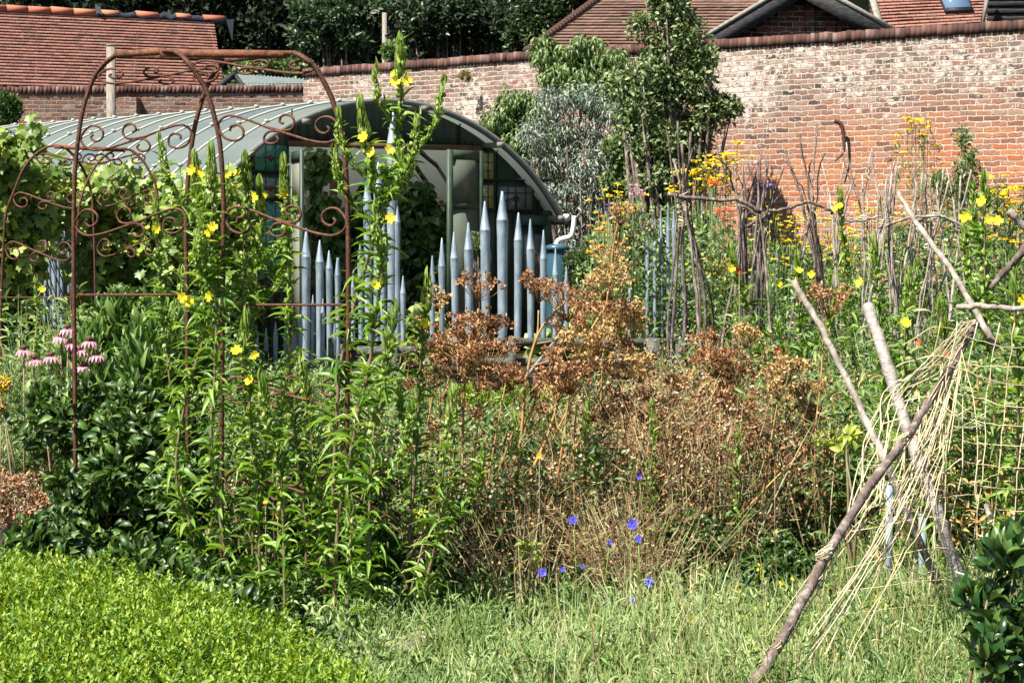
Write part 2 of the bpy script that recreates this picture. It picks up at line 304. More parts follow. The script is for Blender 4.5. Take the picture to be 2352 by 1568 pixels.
M['pear'] = leafmat('pear_leaf', [(.05, .09, .025), (.09, .15, .04), (.16, .22, .075), (.32, .36, .18)], .3)
M['euca'] = leafmat('eucalyptus_leaf', [(.07, .11, .07), (.13, .18, .13), (.22, .27, .21), (.38, .41, .33)], .2)
M['yew'] = leafmat('evergreen_leaf', [(.006, .011, .005), (.012, .022, .009), (.022, .036, .014), (.05, .075, .03)], .1, .6, .2, pos=[0, .5, .85, 1])
M['treeleaf'] = leafmat('tree_leaf', [(.02, .042, .014), (.045, .085, .03), (.08, .13, .05)], .25)
M['brown'] = leafmat('dry_seed', [(.13, .06, .03), (.28, .13, .06), (.42, .22, .10), (.60, .40, .22)], .15, .8, .15)
M['seedpod'] = leafmat('seed_pod', [(.26, .16, .09), (.44, .30, .19), (.70, .55, .38)], .1, .7, .2)
M['straw'] = leafmat('straw', [(.32, .19, .07), (.52, .33, .12), (.62, .45, .22)], .1, .7, .2)
M['gold'] = noisemat('dry_golden_stem', [(.22, .10, .04), (.42, .24, .08), (.52, .34, .13)], 8, .7)
M['drystem'] = leafmat('dry_thin_stem', [(.14, .08, .045), (.28, .19, .10), (.26, .26, .10), (.50, .42, .26)], .1, .8, .1)
M['weed'] = leafmat('weed_leaf', [(.04, .10, .015), (.11, .20, .04), (.22, .32, .09), (.44, .48, .20)], .35, .5)
M['grass'] = leafmat('grass_blade', [(.06, .13, .02), (.15, .24, .05), (.29, .37, .12), (.58, .56, .30)], .35, .5)
M['midgreen'] = leafmat('mixed_leaf', [(.04, .10, .02), (.08, .16, .032), (.14, .24, .05), (.28, .36, .12)], .35, .5)
M['lime'] = leafmat('lime_leaf', [(.22, .32, .04), (.38, .46, .07), (.48, .52, .12)], .4, .5)
M['blue'] = leafmat('blue_petal', [(.07, .07, .55), (.13, .12, .72), (.22, .22, .78)], .3, .6, .2)
M['violet'] = flat('violet_petal', (.14, .07, .30), .6)
M['pink'] = leafmat('pink_petal', [(.62, .22, .34), (.72, .38, .48)], .3, .6, .2)
M['red'] = leafmat('red_petal', [(.60, .05, .02), (.70, .12, .04)], .3, .6, .2)
M['orange'] = leafmat('orange_petal', [(.80, .28, .02), (.85, .42, .05)], .3, .6, .2)
M['mustard'] = leafmat('mustard_petal', [(.72, .50, .01), (.82, .64, .02)], .25, .6, .2)
M['white'] = leafmat('cream_petal', [(.6, .6, .42), (.75, .72, .6)], .3, .6, .2)
M['cone'] = flat('flower_cone', (.10, .035, .02), .8)
# ------------------------------------------------------------------ setting
g = MB(); g.add([(-150, -20, 0), (150, -20, 0), (150, 200, 0), (-150, 200, 0)], [(0, 1, 2, 3)])
setp(g.build('ground', M['soil']), 'dark garden soil under the planting', 'ground', kind='structure')
g = MB(); n = 40; X = np.linspace(-60, 60, n); Y = [66, 70, 78, 92, 120]; Z = [-.2, 6, 14, 21, 24]
V = np.array([(x, y, z+math.sin(x*.3+y)*.8) for y, z in zip(Y, Z) for x in X]); i = np.arange(4)[:, None]*n+np.arange(n-1)[None]
g.add(V, np.stack([i, i+1, i+n+1, i+n], -1).reshape(-1, 4)); setp(g.build('dark_backdrop', M['dark_backdrop']), 'almost black backdrop bank added behind the trees so gaps show dark', 'dark_backdrop', kind='structure')  # added backdrop bank: keeps gaps in the tree line dark
# ------------------------------------------------------------------ walls
def wall(name, label, px, mat, depth=.35, coping=True, zdrop=0.0):
    """px: (x, y_top, d) along the front face, left to right"""
    P = np.array([W(*p) for p in px]); P = catmull(P, 8) if len(P) > 2 else np.array([P[0]+(P[1]-P[0])*t for t in np.linspace(0, 1, 9)])
    t = thing(name, label, 'wall', (P[0][0], P[0][1], 0)); b = MB(); L = np.concatenate([[0], np.cumsum(np.linalg.norm(np.diff(P[:, :2], axis=0), axis=1))])
    nrm = np.array([-(P[-1]-P[0])[1], (P[-1]-P[0])[0]]); nrm = nrm/np.linalg.norm(nrm)   # pointing away from viewer
    ch = .15 if coping else 0
    for i in range(len(P)-1):
        a, c = P[i], P[i+1]; za, zc = a[2]-ch, c[2]-ch
        b.add([(a[0], a[1], 0), (c[0], c[1], 0), (c[0], c[1], zc), (a[0], a[1], za)], [(0, 1, 2, 3)], uv=[(L[i], 0), (L[i+1], 0), (L[i+1], zc), (L[i], za)])
        a2 = a[:2]+nrm*depth; c2 = c[:2]+nrm*depth
        b.add([(c2[0], c2[1], 0), (a2[0], a2[1], 0), (a2[0], a2[1], za), (c2[0], c2[1], zc)], [(0, 1, 2, 3)], uv=[(L[i+1], 0), (L[i], 0), (L[i], za), (L[i+1], zc)])
        b.add([(a[0], a[1], za), (c[0], c[1], zc), (*c2, zc), (*a2, za)], [(0, 1, 2, 3)], uv=[(0, 0), (.2, 0), (.2, .05), (0, .05)])
    for q, e in ((P[0], 0), (P[-1], 1)):
        q2 = q[:2]+nrm*depth; b.add([(q[0], q[1], 0), (*q2, 0), (*q2, q[2]-ch), (q[0], q[1], q[2]-ch)], [(0, 1, 2, 3)], uv=[(0, 0), (depth, 0), (depth, q[2]), (0, q[2])])
    b.build('brickwork', M[mat], t)
    if coping:
        c = MB(); s = 0.0
        while s < L[-1]-.08:
            k = min(np.searchsorted(L, s+.04, side='right')-1, len(P)-2); f = (s+.04-L[k])/(L[k+1]-L[k]); p = P[k]*(1-f)+P[k+1]*f; d_ = unit(P[k+1]-P[k]); zz = p[2]
            ax = np.array([[d_[0], d_[1], d_[2]], [nrm[0], nrm[1], 0], [0, 0, 1.]]); c.box((p[0]+nrm[0]*depth/2, p[1]+nrm[1]*depth/2, zz-.078+rng.normal()*.007), (.0345, depth/2+.02+rng.random()*.012, .074), ax)
            s += .0765
        c.build('coping', M['cap'], t)
    return t
wall_hi = wall('garden_wall', 'tall weathered red brick garden wall with white lime patches, running behind the flowers on the right', [(697, 158, 37.9), (1000, 135, 35.8), (1200, 119, 34.4), (1640, 91, 31.9), (2000, 68, 30.0), (2352, 45, 28.7), (2600, 28, 27.6)], 'wall')
wall_lo = wall('garden_wall', 'lower dark old brick wall behind the polytunnel, under the red tiled roof', [(-250, 201, 42), (0, 199, 42), (340, 197, 42.5), (700, 195, 42.9)], 'wall2')
b = MB(); 
for (x0, x1) in ((272, 313),):
    a = W(x0, 200, 42.0); c = W(x1, 200, 42.0); b.add([(a[0], a[1], 0), (c[0], c[1], 0), (c[0], c[1], a[2]-.2), (a[0], a[1], a[2]-.2)], [(0, 1, 2, 3)], uv=[(0, 0), (.35, 0), (.35, 4.2), (0, 4.2)])
    for q, sx in ((a, 0), (c, 0)): b.add([(q[0], q[1], 0), (q[0], q[1]+.5, 0), (q[0], q[1]+.5, a[2]-.2), (q[0], q[1], a[2]-.2)], [(0, 1, 2, 3)], uv=[(0, 0), (.35, 0), (.35, 4.2), (0, 4.2)])
b.build('pier', M['wall2'], wall_lo)
# ------------------------------------------------------------------ roofs and buildings
def tiled(mb, bl, br, tl, tr, rows, lift=.024, mi=0):
    bl, br, tl, tr = [np.asarray(q, float) for q in (bl, br, tl, tr)]; n = unit(np.cross(br-bl, tl-bl)); n = n if n[2] > 0 else -n
    sl = np.linalg.norm((tl+tr)/2-(bl+br)/2); gx = 60; jit = rng.normal(size=gx+1)*.006
    for i in range(rows):
        f0, f1 = i/rows, (i+1)/rows; t = np.linspace(0, 1, gx+1)[:, None]; wob = rng.normal(size=(gx+1, 1))*.004+np.interp(t, np.linspace(0, 1, 8), rng.normal(size=8)*.008)
        A = (bl+(tl-bl)*f0)*(1-t)+(br+(tr-br)*f0)*t; B = (bl+(tl-bl)*f1)*(1-t)+(br+(tr-br)*f1)*t
        lo = A-(n*.002)+unit(tl-bl)*.035; hi = A+n*(lift+wob); top = B+n*.002
        u = (A-bl)@unit(br-bl); v0 = f0*rows*.1; ofs = (i % 2)*0
        k = gx+1; q = np.arange(gx); V = np.vstack([lo, hi, top]); uv = np.vstack([np.stack([u, np.full(k, v0+.05)], 1), np.stack([u, np.full(k, v0+.02)], 1), np.stack([u, np.full(k, v0+.095)], 1)])
        mb.add(V, [np.vstack([np.stack([q, q+1, q+k+1, q+k], 1), np.stack([q+k, q+k+1, q+2*k+1, q+2*k], 1)])], mi, None, uv)
def solid(mb, pts, off, mi=0, uvs=None):   # polygon extruded by off
    P = np.asarray(pts, float); n = len(P); mb.add(np.vstack([P, P+np.asarray(off, float)]), [tuple(range(n)), tuple(range(2*n-1, n-1, -1))]+[(i, i+n, (i+1) % n+n, (i+1) % n) for i in range(n)], mi, None, None if uvs is None else np.vstack([uvs, uvs]))
def box2(mb, x0, y0, x1, y1, d, depth, mi=0, uvm=True):   # upright box facing the viewer from a pixel rectangle
    a = W(x0, y0, d); c = W(x1, y1, d); P = [(a[0], d, c[2]), (c[0], d, c[2]), (c[0], d, a[2]), (a[0], d, a[2])]
    solid(mb, P, (0, depth, 0), mi, [(p[0], p[2]) for p in P])
t = thing('outbuilding', 'long outbuilding with red clay tiled roof and broken ridge, behind the low wall', 'building', (W(200, 0, 55)[0], 55, 0))
bl = W(-260, 190, 49); br = W(515, 212, 52.3); tl = W(-260, 14, 51.4); tr = W(491, 50, 54.8); mb = MB(); tiled(mb, bl, br, tl, tr, 24); mb.build('roof', M['tile'], t)
mb = MB(); back = lambda p, dy, z: (p[0]+.6*0, p[1]+dy, z)
P = [(bl[0], bl[1]+.2, 0), (br[0]-.1, br[1]+.2, 0), (br[0]-.1, br[1]+.2, br[2]-.05), (bl[0], bl[1]+.2, bl[2]-.05)]; solid(mb, P, (0, .3, 0), 0, [(p[0], p[2]) for p in P])
P = [(br[0]-.1, br[1]+.2, 0), (br[0]-.4, br[1]+5, 0), (br[0]-.4, br[1]+5, br[2]-.3), (tr[0]-.1, tr[1], tr[2]-.1), (br[0]-.1, br[1]+.2, br[2]-.05)]; solid(mb, P, (-.2, 0, 0), 0, [(p[1], p[2]) for p in P]); mb.build('wall', M['gbrick'], t)
def rp(x): f = (x+260)/(491+260.); return tl*(1-f)+tr*f+np.array([0, 0, .06])
for a, c in ((-100, 2), (3, 51), (52, 103), (104, 155), (156, 207), (220, 262), (302, 355), (398, 433), (465, 515)):
    mb = MB(); p = rp(a); q = rp(c); p[2] += rng.random()*.03; mb.tube([p, q], .10, 10, 0); mb.build('ridge_tile', M['ridge'], t)
mb = MB(); pts = [rp(x)+np.array([0, 0, rng.normal()*.02-.03]) for x in np.linspace(205, 520, 24)]; mb.tube(pts, .10, 8)
q = rp(212); mb.add([q+(0, -.15, .02), q+(.16, -.15, -.04), q+(.1, -.12, .16), q+(-.04, -.1, .22)], [(0, 1, 2, 3)]); q = rp(522); mb.add([q+(0, -.1, 0), q+(.2, -.1, 0), q+(.16, -.1, -.55), q+(.02, 0, -.1)], [(0, 1, 2, 3)])
mb.build('ridge_membrane', M['lead'], t)
# green corrugated shed
t = thing('garden_shed', 'small shed with a grey green corrugated roof, peeping over the low wall', 'shed', tuple(W(600, 0, 46)*[1, 1, 0])); mb = MB()
A = W(538, 171, 46.6); B = W(700, 183, 46.6); C = W(545+15, 200, 44.6); D = W(720, 200, 44.6); nn = 40; V = []
for f, (p, q) in ((0, (A, B)), (1, (C, D))):
    for k in range(nn+1): V.append(p+(q-p)*k/nn+np.array([0, 0, .03*math.sin(k*math.pi)+.03*(k % 2)]))
mb.add(V, [(k, k+1, nn+2+k, nn+1+k) for k in range(nn)]); mb.build('roof', M['corr'], t)
mb = MB(); mb.beam(W(538, 171, 46.5), W(505, 197, 44.6), .1, .1); mb.beam(W(538, 171, 46.6), W(560, 200, 44.5), .06, .08); box2(mb, 515, 192, 700, 420, 45, 1.2); mb.build('wall', M['black'], t)
# posts
t = thing('timber_post', 'tall square weathered timber post rising behind the polytunnel', 'post', tuple(W(255, 0, 38.5)*[1, 1, 0])); mb = MB(); p = W(255, 106, 38.5); mb.box((p[0], p[1], p[2]/2), (.07, .07, p[2]/2)); mb.build('post_shaft', M['greywood'], t); mb = MB(); mb.box((p[0], p[1], p[2]+.012), (.078, .078, .01)); mb.build('post_cap', M['greywood'], t)
mb = MB(); p = W(883, 30, 50); mb.box((p[0], p[1], p[2]/2), (.05, .05, p[2]/2)); mb.box((p[0]+.04, p[1]-.06, p[2]-.5), (.03, .02, .03)); setp(mb.build('utility_post', M['greywood']), 'slim grey post standing against the dark trees', 'post')
# big brown roof
t = thing('house', 'house with a broad brown tiled hipped roof rising behind the high wall', 'house', tuple(W(1500, 0, 41)*[1, 1, 0]))
mb = MB(); bl = W(1208, 125, 39); br = W(1800, 125, 39); tl = W(1385, -6, 42.2); tr = W(1900, -6, 42.2); tiled(mb, bl, br, tl, tr, 19); mb.build('roof', M['tile2'], t)
mb = MB(); mb.tube([tl+(-.1, 0, .05), tr], .14, 10); mb.build('ridge', M['ridge'], t)
mb = MB(); 
for k in range(26):
    f = k/26.; p = bl*(1-f)+tl*f; q = bl*(1-f-.036)+tl*(f+.036); mb.tube([p+(0, 0, .07), q+(0, 0, .03)], .07, 6)
mb.build('hip_tile', M['tile2'], t)
mb = MB(); P = [(bl[0]+.2, bl[1]+.3, 0), (br[0], bl[1]+.3, 0), (br[0], bl[1]+.3, bl[2]), (bl[0]+.2, bl[1]+.3, bl[2])]; solid(mb, P, (0, .3, 0), 0, [(p[0], p[2]) for p in P]); mb.build('wall', M['gbrick'], t)
# gable
t = thing('gabled_house', 'brick gabled house end with black bargeboards, behind the wall on the right', 'house', tuple(W(1836, 0, 36)*[1, 1, 0]))
d = 36; ap = W(1836, -35, d); L_ = W(1600, 107, d); R_ = W(2035, 77, d); mb = MB(); P = [(L_[0]+.3, d, 0), (R_[0]-.3, d, 0), (R_[0], d, R_[2]), ap, (L_[0], d, L_[2])]; solid(mb, P, (0, .3, 0), 0, [(p[0], p[2]) for p in P]); mb.build('wall', M['gbrick'], t)
for q in (L_, R_):
    mb = MB(); e = unit(ap-q); mb.beam(q-e*.3+(0, -.32, -.10), ap+(0, -.32, -.10)+e*.05, .05, .26, (0, 0, 1)); o = mb.build('bargeboard', M['black'], t)
    mb = MB(); mb.beam(q-e*.35+(0, -.28, .075), ap+(0, -.28, .075), .16, .07); mb.build('verge', M['verge'], t)
    mb = MB(); mb.beam(q-e*.3+(0, -.12, -.04), ap+(0, -.12, -.04), .36, .04, (0, 0, 1)); mb.build('soffit', M['black'], t)
mb = MB(); o_ = np.array([-.0, 5, 0]); tiled(mb, L_+(-.3, -.1, -.2), L_+(-.3, 5, -.2), ap+(0, -.1, 0), ap+(0, 5, 0), 20); tiled(mb, R_+(.2, 5, -.2), R_+(.2, -.1, -.2), ap+(0, 5, 0), ap+(0, -.1, 0), 20); mb.build('roof', M['tile2'], t)
mb = MB()
for x in (1850, 1873, 1898, 1921): mb.tube([W(x, 95, d-.05), W(x, -12+abs(x-1850)*.3, d-.05)], .009, 4)
for y in (60, 38, 16): mb.tube([W(1846, y, d-.06), W(1925, y-2, d-.06)], .007, 4)
mb.build('wire_trellis', M['frame'], t)
mb = MB(); 
box2(mb, 2005, -60, 2060, 75, 37.2, .4)
mb.build('chimney_stack', M['gbrick'], t)
# right roof with skylight
t = thing('extension', 'brown tiled roof with a skylight, to the right of the gable', 'house', tuple(W(2160, 0, 38)*[1, 1, 0]))
mb = MB(); bl = W(2034, 100, 35.5); br = W(2420, 70, 35.5); tl = W(2034-55, -90, 38.4); tr = W(2420, -90, 38.4); tiled(mb, bl, br, tl, tr, 26); mb.build('roof', M['tile'], t)
mb = MB(); mb.beam(bl+(-.02, -.02, .02), tl+(-.02, -.02, .02), .1, .09); mb.build('verge', M['verge'], t)
mb = MB(); P = [(bl[0], bl[1]+.2, 0), (br[0], bl[1]+.2, 0), (br[0], bl[1]+.2, bl[2]-.1), (bl[0], bl[1]+.2, bl[2])]; solid(mb, P, (0, .3, 0), 0, [(p[0], p[2]) for p in P]); mb.build('wall', M['gbrick'], t)
def onroof(x, y):  # ray / roof plane
    n = np.cross(br-bl, tl-bl); c = np.array([0, 0, EYE]); dv = np.array([(x-CX)/F, 1, (HY-y)/F]); return c+dv*(n@(bl-c))/(n@dv)
nr = unit(np.cross(br-bl, tl-bl)); nr = nr if nr[2] > 0 else -nr
K = [onroof(2170, 32), onroof(2236, 29), onroof(2195, -58), onroof(2133, -54)]; mb = MB(); solid(mb, [k+nr*.02 for k in K], nr*.04); sk = mb.build('skylight', M['frame'], t)
mid = sum(K)/4; mb = MB(); solid(mb, [mid+(k-mid)*.9+nr*.062 for k in K], nr*.01); mb.build('pane', M['glassdk'], sk)
t = thing('weatherboard_barn', 'black weatherboarded building at the top right corner', 'building', tuple(W(2310, 0, 33)*[1, 1, 0])); mb = MB(); d = 33
for k in range(7):
    a = W(2268, -20+k*17, d); c = W(2520, -20+k*17, d); h = 17*d/F; P = [(a[0], d, a[2]-h), (c[0], d, c[2]-h), (c[0], d+.03, c[2]), (a[0], d+.03, a[2])]; solid(mb, P, (0, .03, 0))
mb.build('weatherboard', M['black'], t); mb = MB(); mb.beam(W(2255, 62, 32.8), W(2272, -30, 32.8), .04, .14, (0, 1, 0)); mb.build('bargeboard', M['verge'], t)
mb = MB(); P = [W(2268, 100, d+.1)*[1, 1, 0], W(2520, 100, d+.1)*[1, 1, 0], W(2520, 80, d+.1), W(2268, 80, d+.1)]; solid(mb, P, (0, 2, 0)); mb.build('wall', M['black'], t)
mb = MB(); p = pxcurve([(1916, 278), (1930, 284), (1937, 305), (1939, 335), (1934, 355), (1918, 370)], 30.15, 5); mb.tube(p, np.interp(np.linspace(0, 1, len(p)), [0, .3, 1], [.035, .03, .012]), 6); setp(mb.build('iron_hook', M['rust']), 'curved rusty iron hook fixed to the brick wall', 'hook')
# ------------------------------------------------------------------ polytunnel
O = np.array([-1.63, 28.0]); E = unit(np.array([.78, .626])); NA = np.array([-E[1], E[0]])
U0, R_A, ZC = .10, 3.50, -.19; HWD = 2.86
def tz(u): return ZC+math.sqrt(max(R_A**2-(u-U0)**2, 0))
def TP(u, z, off=0.): return np.array([O[0]+u*E[0]+off*NA[0], O[1]+u*E[1]+off*NA[1], z])
def FU(x, off=0.):
    ox, oy = O+NA*off; k = (x-CX)/F; return (k*oy-ox)/(E[0]-k*E[1])
def FP(x, y, off=0.):
    u = FU(x, off); d_ = O[1]+NA[1]*off+u*E[1]; return u, EYE+(HY-y)*d_/F
UL, UR = U0-HWD, U0+HWD; ARC = np.linspace(UL, UR, 41); REC = .28; LEN = 16.
tun = thing('polytunnel', 'long curved roofed greenhouse tunnel with ribbed pale sheeting and a dark green timber front', 'greenhouse', TP(U0, 0))
mb = MB(); NS = 24
for k in range(NS):
    o0 = LEN*k/NS; o1 = LEN*(k+1)/NS
    for j, o in enumerate(np.linspace(o0, o1, 2)[:-1]):
        V = [TP(u, tz(u)+.0, oo) for oo in (o0, o1) for u in ARC]; q = np.arange(40)
        uv = [((u-UL)+k*.37, oo) for oo in (o0, o1) for u in ARC]
        mb.add(V, np.stack([q, q+1, q+42, q+41], 1), 0, None, uv)
mb.build('roof_sheet', M['sheet'], tun, True)
ribmat = flat('pale_rib', (.42, .44, .41), .5)
for k in range(1, NS+1):
    rg = MB(); rg.tube([TP(u, tz(u)+.012, LEN*k/NS) for u in ARC], .016, 5)
    for u in (UL+.55, U0-1.45, U0-.35):
        p = TP(u, tz(u)+.03, LEN*k/NS); rg.box(p, (.025, .025, .016))
    rg.build('seam_rib', ribmat, tun)
mb = MB(); P = np.array([TP(u, tz(u), -.02) for u in ARC]); 
P = np.array([TP(u, tz(u), -.02) for u in ARC]); nn_ = unit(P-TP(U0, ZC, -.02)); Q = np.array([*NA, 0])*.06; V = np.vstack([P+nn_*.02, P-nn_*.05, P+nn_*.02+Q, P-nn_*.05+Q]); q = np.arange(40)
mb.add(V, [np.vstack([np.stack([q, q+1, q+42, q+41], 1), np.stack([q+82, q+83, q+1, q], 1), np.stack([q+41, q+42, q+124, q+123], 1), np.stack([q+83, q+82, q+123, q+124], 1)])])
mb.build('edge_trim', noisemat('grey_trim', [(.12, .13, .12), (.19, .2, .185)], 4, .6), tun)
# roof bearers poking out under the overhang
for x, y in ((1058, 262), (1250, 350), (1413, 508)):
    xx = 762.6+(x-830)*0; 
for px, py in ((973, 243), (1147, 322), (1288, 468), (700, 262)):
    u, z = FP(px, py); z = tz(u)-.06; mb = MB(); a = TP(u, z, -.05); c = TP(u, z, .4); mb.beam(a, c, .11, .07); mb.build('roof_bearer', M['greywood'], tun)
# side walls
mb = MB()
for u in (UL+.02, UR-.02):
    P = [TP(u, 0, REC), TP(u, 0, LEN), TP(u, tz(u), LEN), TP(u, tz(u), REC)]; solid(mb, P, np.array([*(E*.04*(1 if u < 0 else -1)), 0]))
mb.build('side_wall', M['dgreen'], tun)
# end wall with doorway
DX0, DX1, DTOP = FU(664, REC), FU(1106, REC), FP(880, 341, REC)[1]
mb = MB()
def wcol(u0, u1, z0):
    us = np.linspace(u0, u1, max(2, int((u1-u0)/.12)))
    for a, c in zip(us[:-1], us[1:]): solid(mb, [TP(a, z0, REC), TP(c, z0, REC), TP(c, tz(c)-.03, REC), TP(a, tz(a)-.03, REC)], np.array([*NA, 0])*.05)
wcol(UL+.05, DX0, 0); wcol(DX0, DX1, DTOP); wcol(DX1, UR-.05, 0); mb.build('end_wall', M['dgreen'], tun)
far = MB(); us = np.linspace(UL, UR, 24)
for a, c in zip(us[:-1], us[1:]): solid(far, [TP(a, 0, LEN-.1), TP(c, 0, LEN-.1), TP(c, tz(c)-.03, LEN-.1), TP(a, tz(a)-.03, LEN-.1)], np.array([*NA, 0])*.05)
far.build('far_end_wall', M['dgreen'], tun)
def fbox(x0, y0, x1, y1, off, th, name, mat, par=None, bev=0):   # rectangle on the end wall
    u0, _ = FP(x0, 0, off); u1, _ = FP(x1, 0, off); z1 = FP((x0+x1)/2, y0, off)[1]; z0 = FP((x0+x1)/2, y1, off)[1]; b_ = MB()
    solid(b_, [TP(u0, z0, off), TP(u1, z0, off), TP(u1, z1, off), TP(u0, z1, off)], np.array([*NA, 0])*th); return b_.build(name, mat, par or tun)
fbox(664, 329, 1106, 342, REC-.05, .045, 'door_lintel', M['lintel'])
for x, y0, y1 in ((671, 250, 335), (1057, 275, 335), (1143, 325, 650), (1240, 410, 640), (560, 380, 700), (588, 330, 640)): fbox(x-1.5, y0, x+1.5, y1, REC-.012, .01, 'board_joint', M['black'])
fbox(1107, 411, 1265, 415, REC-.012, .01, 'board_joint', M['black'])
fbox(1195, 494, 1300, 517, REC-.07, .05, 'rail', M['mgreen'])
def win(x0, y0, x1, y1, glass, lead, fr=5, fm='dgreen', deco=None):
    w = fbox(x0-fr, y0-fr, x1+fr, y1+fr, REC-.03, .028, 'window', M[fm]); p = fbox(x0, y0, x1, y1, REC-.036, .005, 'pane', M[glass], w)
    b_ = MB()
    for fx in lead[0]: 
        x = x0+(x1-x0)*fx; u = FU(x, REC-.045); za = FP(x, y0, REC)[1]; zb = FP(x, y1, REC)[1]; b_.beam(TP(u, zb, REC-.045), TP(u, za, REC-.045), .012, .008, (*NA, 0))
    for fy in lead[1]:
        y = y0+(y1-y0)*fy; z = FP((x0+x1)/2, y, REC)[1]; b_.beam(TP(FU(x0, REC-.046), z, REC-.046), TP(FU(x1, REC-.046), z, REC-.046), .008, .012, (*NA, 0))
    b_.build('leading', M['clear' if glass == 'dgreen' else 'lead'], w)
    if deco:   # simple tulip: red bud between two green leaves
        for col, pts in (('redglass', [(.5, .35), (.6, .52), (.5, .68), (.4, .52)]), ('grnglass', [(.42, .55), (.2, .38), (.34, .36), (.44, .45)]), ('grnglass', [(.58, .55), (.8, .38), (.66, .36), (.56, .45)])):
            q = MB(); P = [TP(FU(x0+(x1-x0)*a, REC-.055), FP((x0+x1)/2, y0+(y1-y0)*b__, REC)[1], REC-.055) for a, b__ in pts]; solid(q, P, np.array([*NA, 0])*.006); q.build('stained_flower', M[col], w)
win(640*0+638*0+587, 0+363*0+334, 658, 391, 'teal', ((.33, .66), (.5,)), deco=1)
win(587, 409, 658, 455, 'clear', ((.33, .66), (.5,)), deco=1)
win(590, 468, 655, 640, 'teal', ((.33, .66), ()), 5, 'mgreen')
win(520, 410, 575, 470, 'teal', ((.33, .66), (.5,)))
win(1110, 352, 1133, 411, 'amber', ((.5,), (.35, .7))); win(1110, 426, 1133, 478, 'amber', ((.5,), (.5,)))
win(1148, 430, 1222, 481, 'clear', ((.25, .5, .8), (.25,)))
q = MB(); c_ = [TP(FU(1186+7*math.cos(a)*(1-k*.2), REC-.06), FP(1186, 456+7*math.sin(a)*(1-k*.2), REC)[1], REC-.06) for k, a in enumerate(np.linspace(0, 7, 14)*1.0)]; 
c2 = pxcurve([(1150, 470), (1163, 463), (1177, 457)], 28.8); q.tube([TP(FU(1186+6.5*math.cos(a), REC-.06), FP(1186, 457+6.5*math.sin(a), REC)[1], REC-.06) for a in np.linspace(0, 6.28, 14)], .008, 4); q.tube([TP(FU(1186+3*math.cos(a), REC-.06), FP(1186, 457+3*math.sin(a), REC)[1], REC-.06) for a in np.linspace(0, 6.28, 10)], .008, 4); q.tube([TP(FU(x, REC-.06), FP(x, y, REC)[1], REC-.06) for x, y in ((1150, 470), (1163, 461), (1179, 455))], .007, 4); q.tube([TP(FU(x, REC-.06), FP(x, y, REC)[1], REC-.06) for x, y in ((1187, 464), (1187, 480))], .007, 4); q.build('leaded_rose', M['lead'], tun)
win(1205, 540, 1247, 640, 'clear', ((.5,), (.45,)), 4, 'mgreen')
# open doors: right leaf swung towards the viewer, left leaf nearly edge on
def leaf_door(xa, xb, ya, yb, yb_, da, db, name='door', cols=('mgreen', 'panel'), split=.27):
    A = W(xa, ya, da); B = W(xb, yb, db); zt = (A[2]+B[2])/2; e = unit(np.array([B[0]-A[0], B[1]-A[1], 0])); wd = np.linalg.norm((B-A)[:2]); n_ = np.array([e[1], -e[0], 0]); n_ = n_ if n_[1] < 0 else -n_
    A0 = np.array([A[0], A[1], 0]); H = zt; f = MB()
    def bx(u0, u1, z0, z1, th, mi=0, mb_=None, o=0.): (mb_ or f).box(A0+e*(u0+u1)/2+n_*o+np.array([0, 0, (z0+z1)/2]), ((u1-u0)/2, th/2, (z1-z0)/2), np.array([e, n_, [0, 0, 1.]]), mi)
    s = min(.085, wd*.2); 
    for u0, u1 in ((0, s), (wd-s, wd)): bx(u0, u1, .05, H, .045)
    for z0, z1 in ((H-.13, H-.002), (H*(1-split)-.04, H*(1-split)+.04), (.052, .25)): bx(s+.001, wd-s-.001, z0, z1, .04)
    dr = f.build(name, M[cols[0]], tun); 
    for z0, z1 in ((H*(1-split)+.04, H-.13), (.25, H*(1-split)-.04)):
        p = MB(); bx(s, wd-s, z0, z1, .012, 0, p); p.build('door_panel', M[cols[1]], dr)
leaf_door(1029, 1107, 343, 347, 0, 28.3, 28.95)
leaf_door(670, 694, 345, 349, 0, 27.1, 26.0, cols=('dgreen', 'palewood'))
# inside: two beams, hanging ornaments, shelf
for (x0, y0, x1, y1) in ((955, 340, 1028, 400), (930, 345, 1000, 450)):
    mb = MB(); mb.beam(W(x0, y0, 30), W(x1, y1, 31.5), .05, .05); mb.build('brace', M['greywood'], tun)
mb = MB(); p = W(766, 430, 29.2); mb.box((p[0], p[1], p[2]-.75), (.05, .03, .95)); mb.build('inner_post', M['lintel'], tun)
mb = MB(); p = W(878-3, 435, 28.3); mb.box(p, (.03, .01, .045), np.array([[.7, 0, .7], [0, 1, 0], [-.7, 0, .7]])); setp(mb.build('hanging_ornament', M['red']), 'small red diamond hanging in the tunnel doorway', 'ornament')
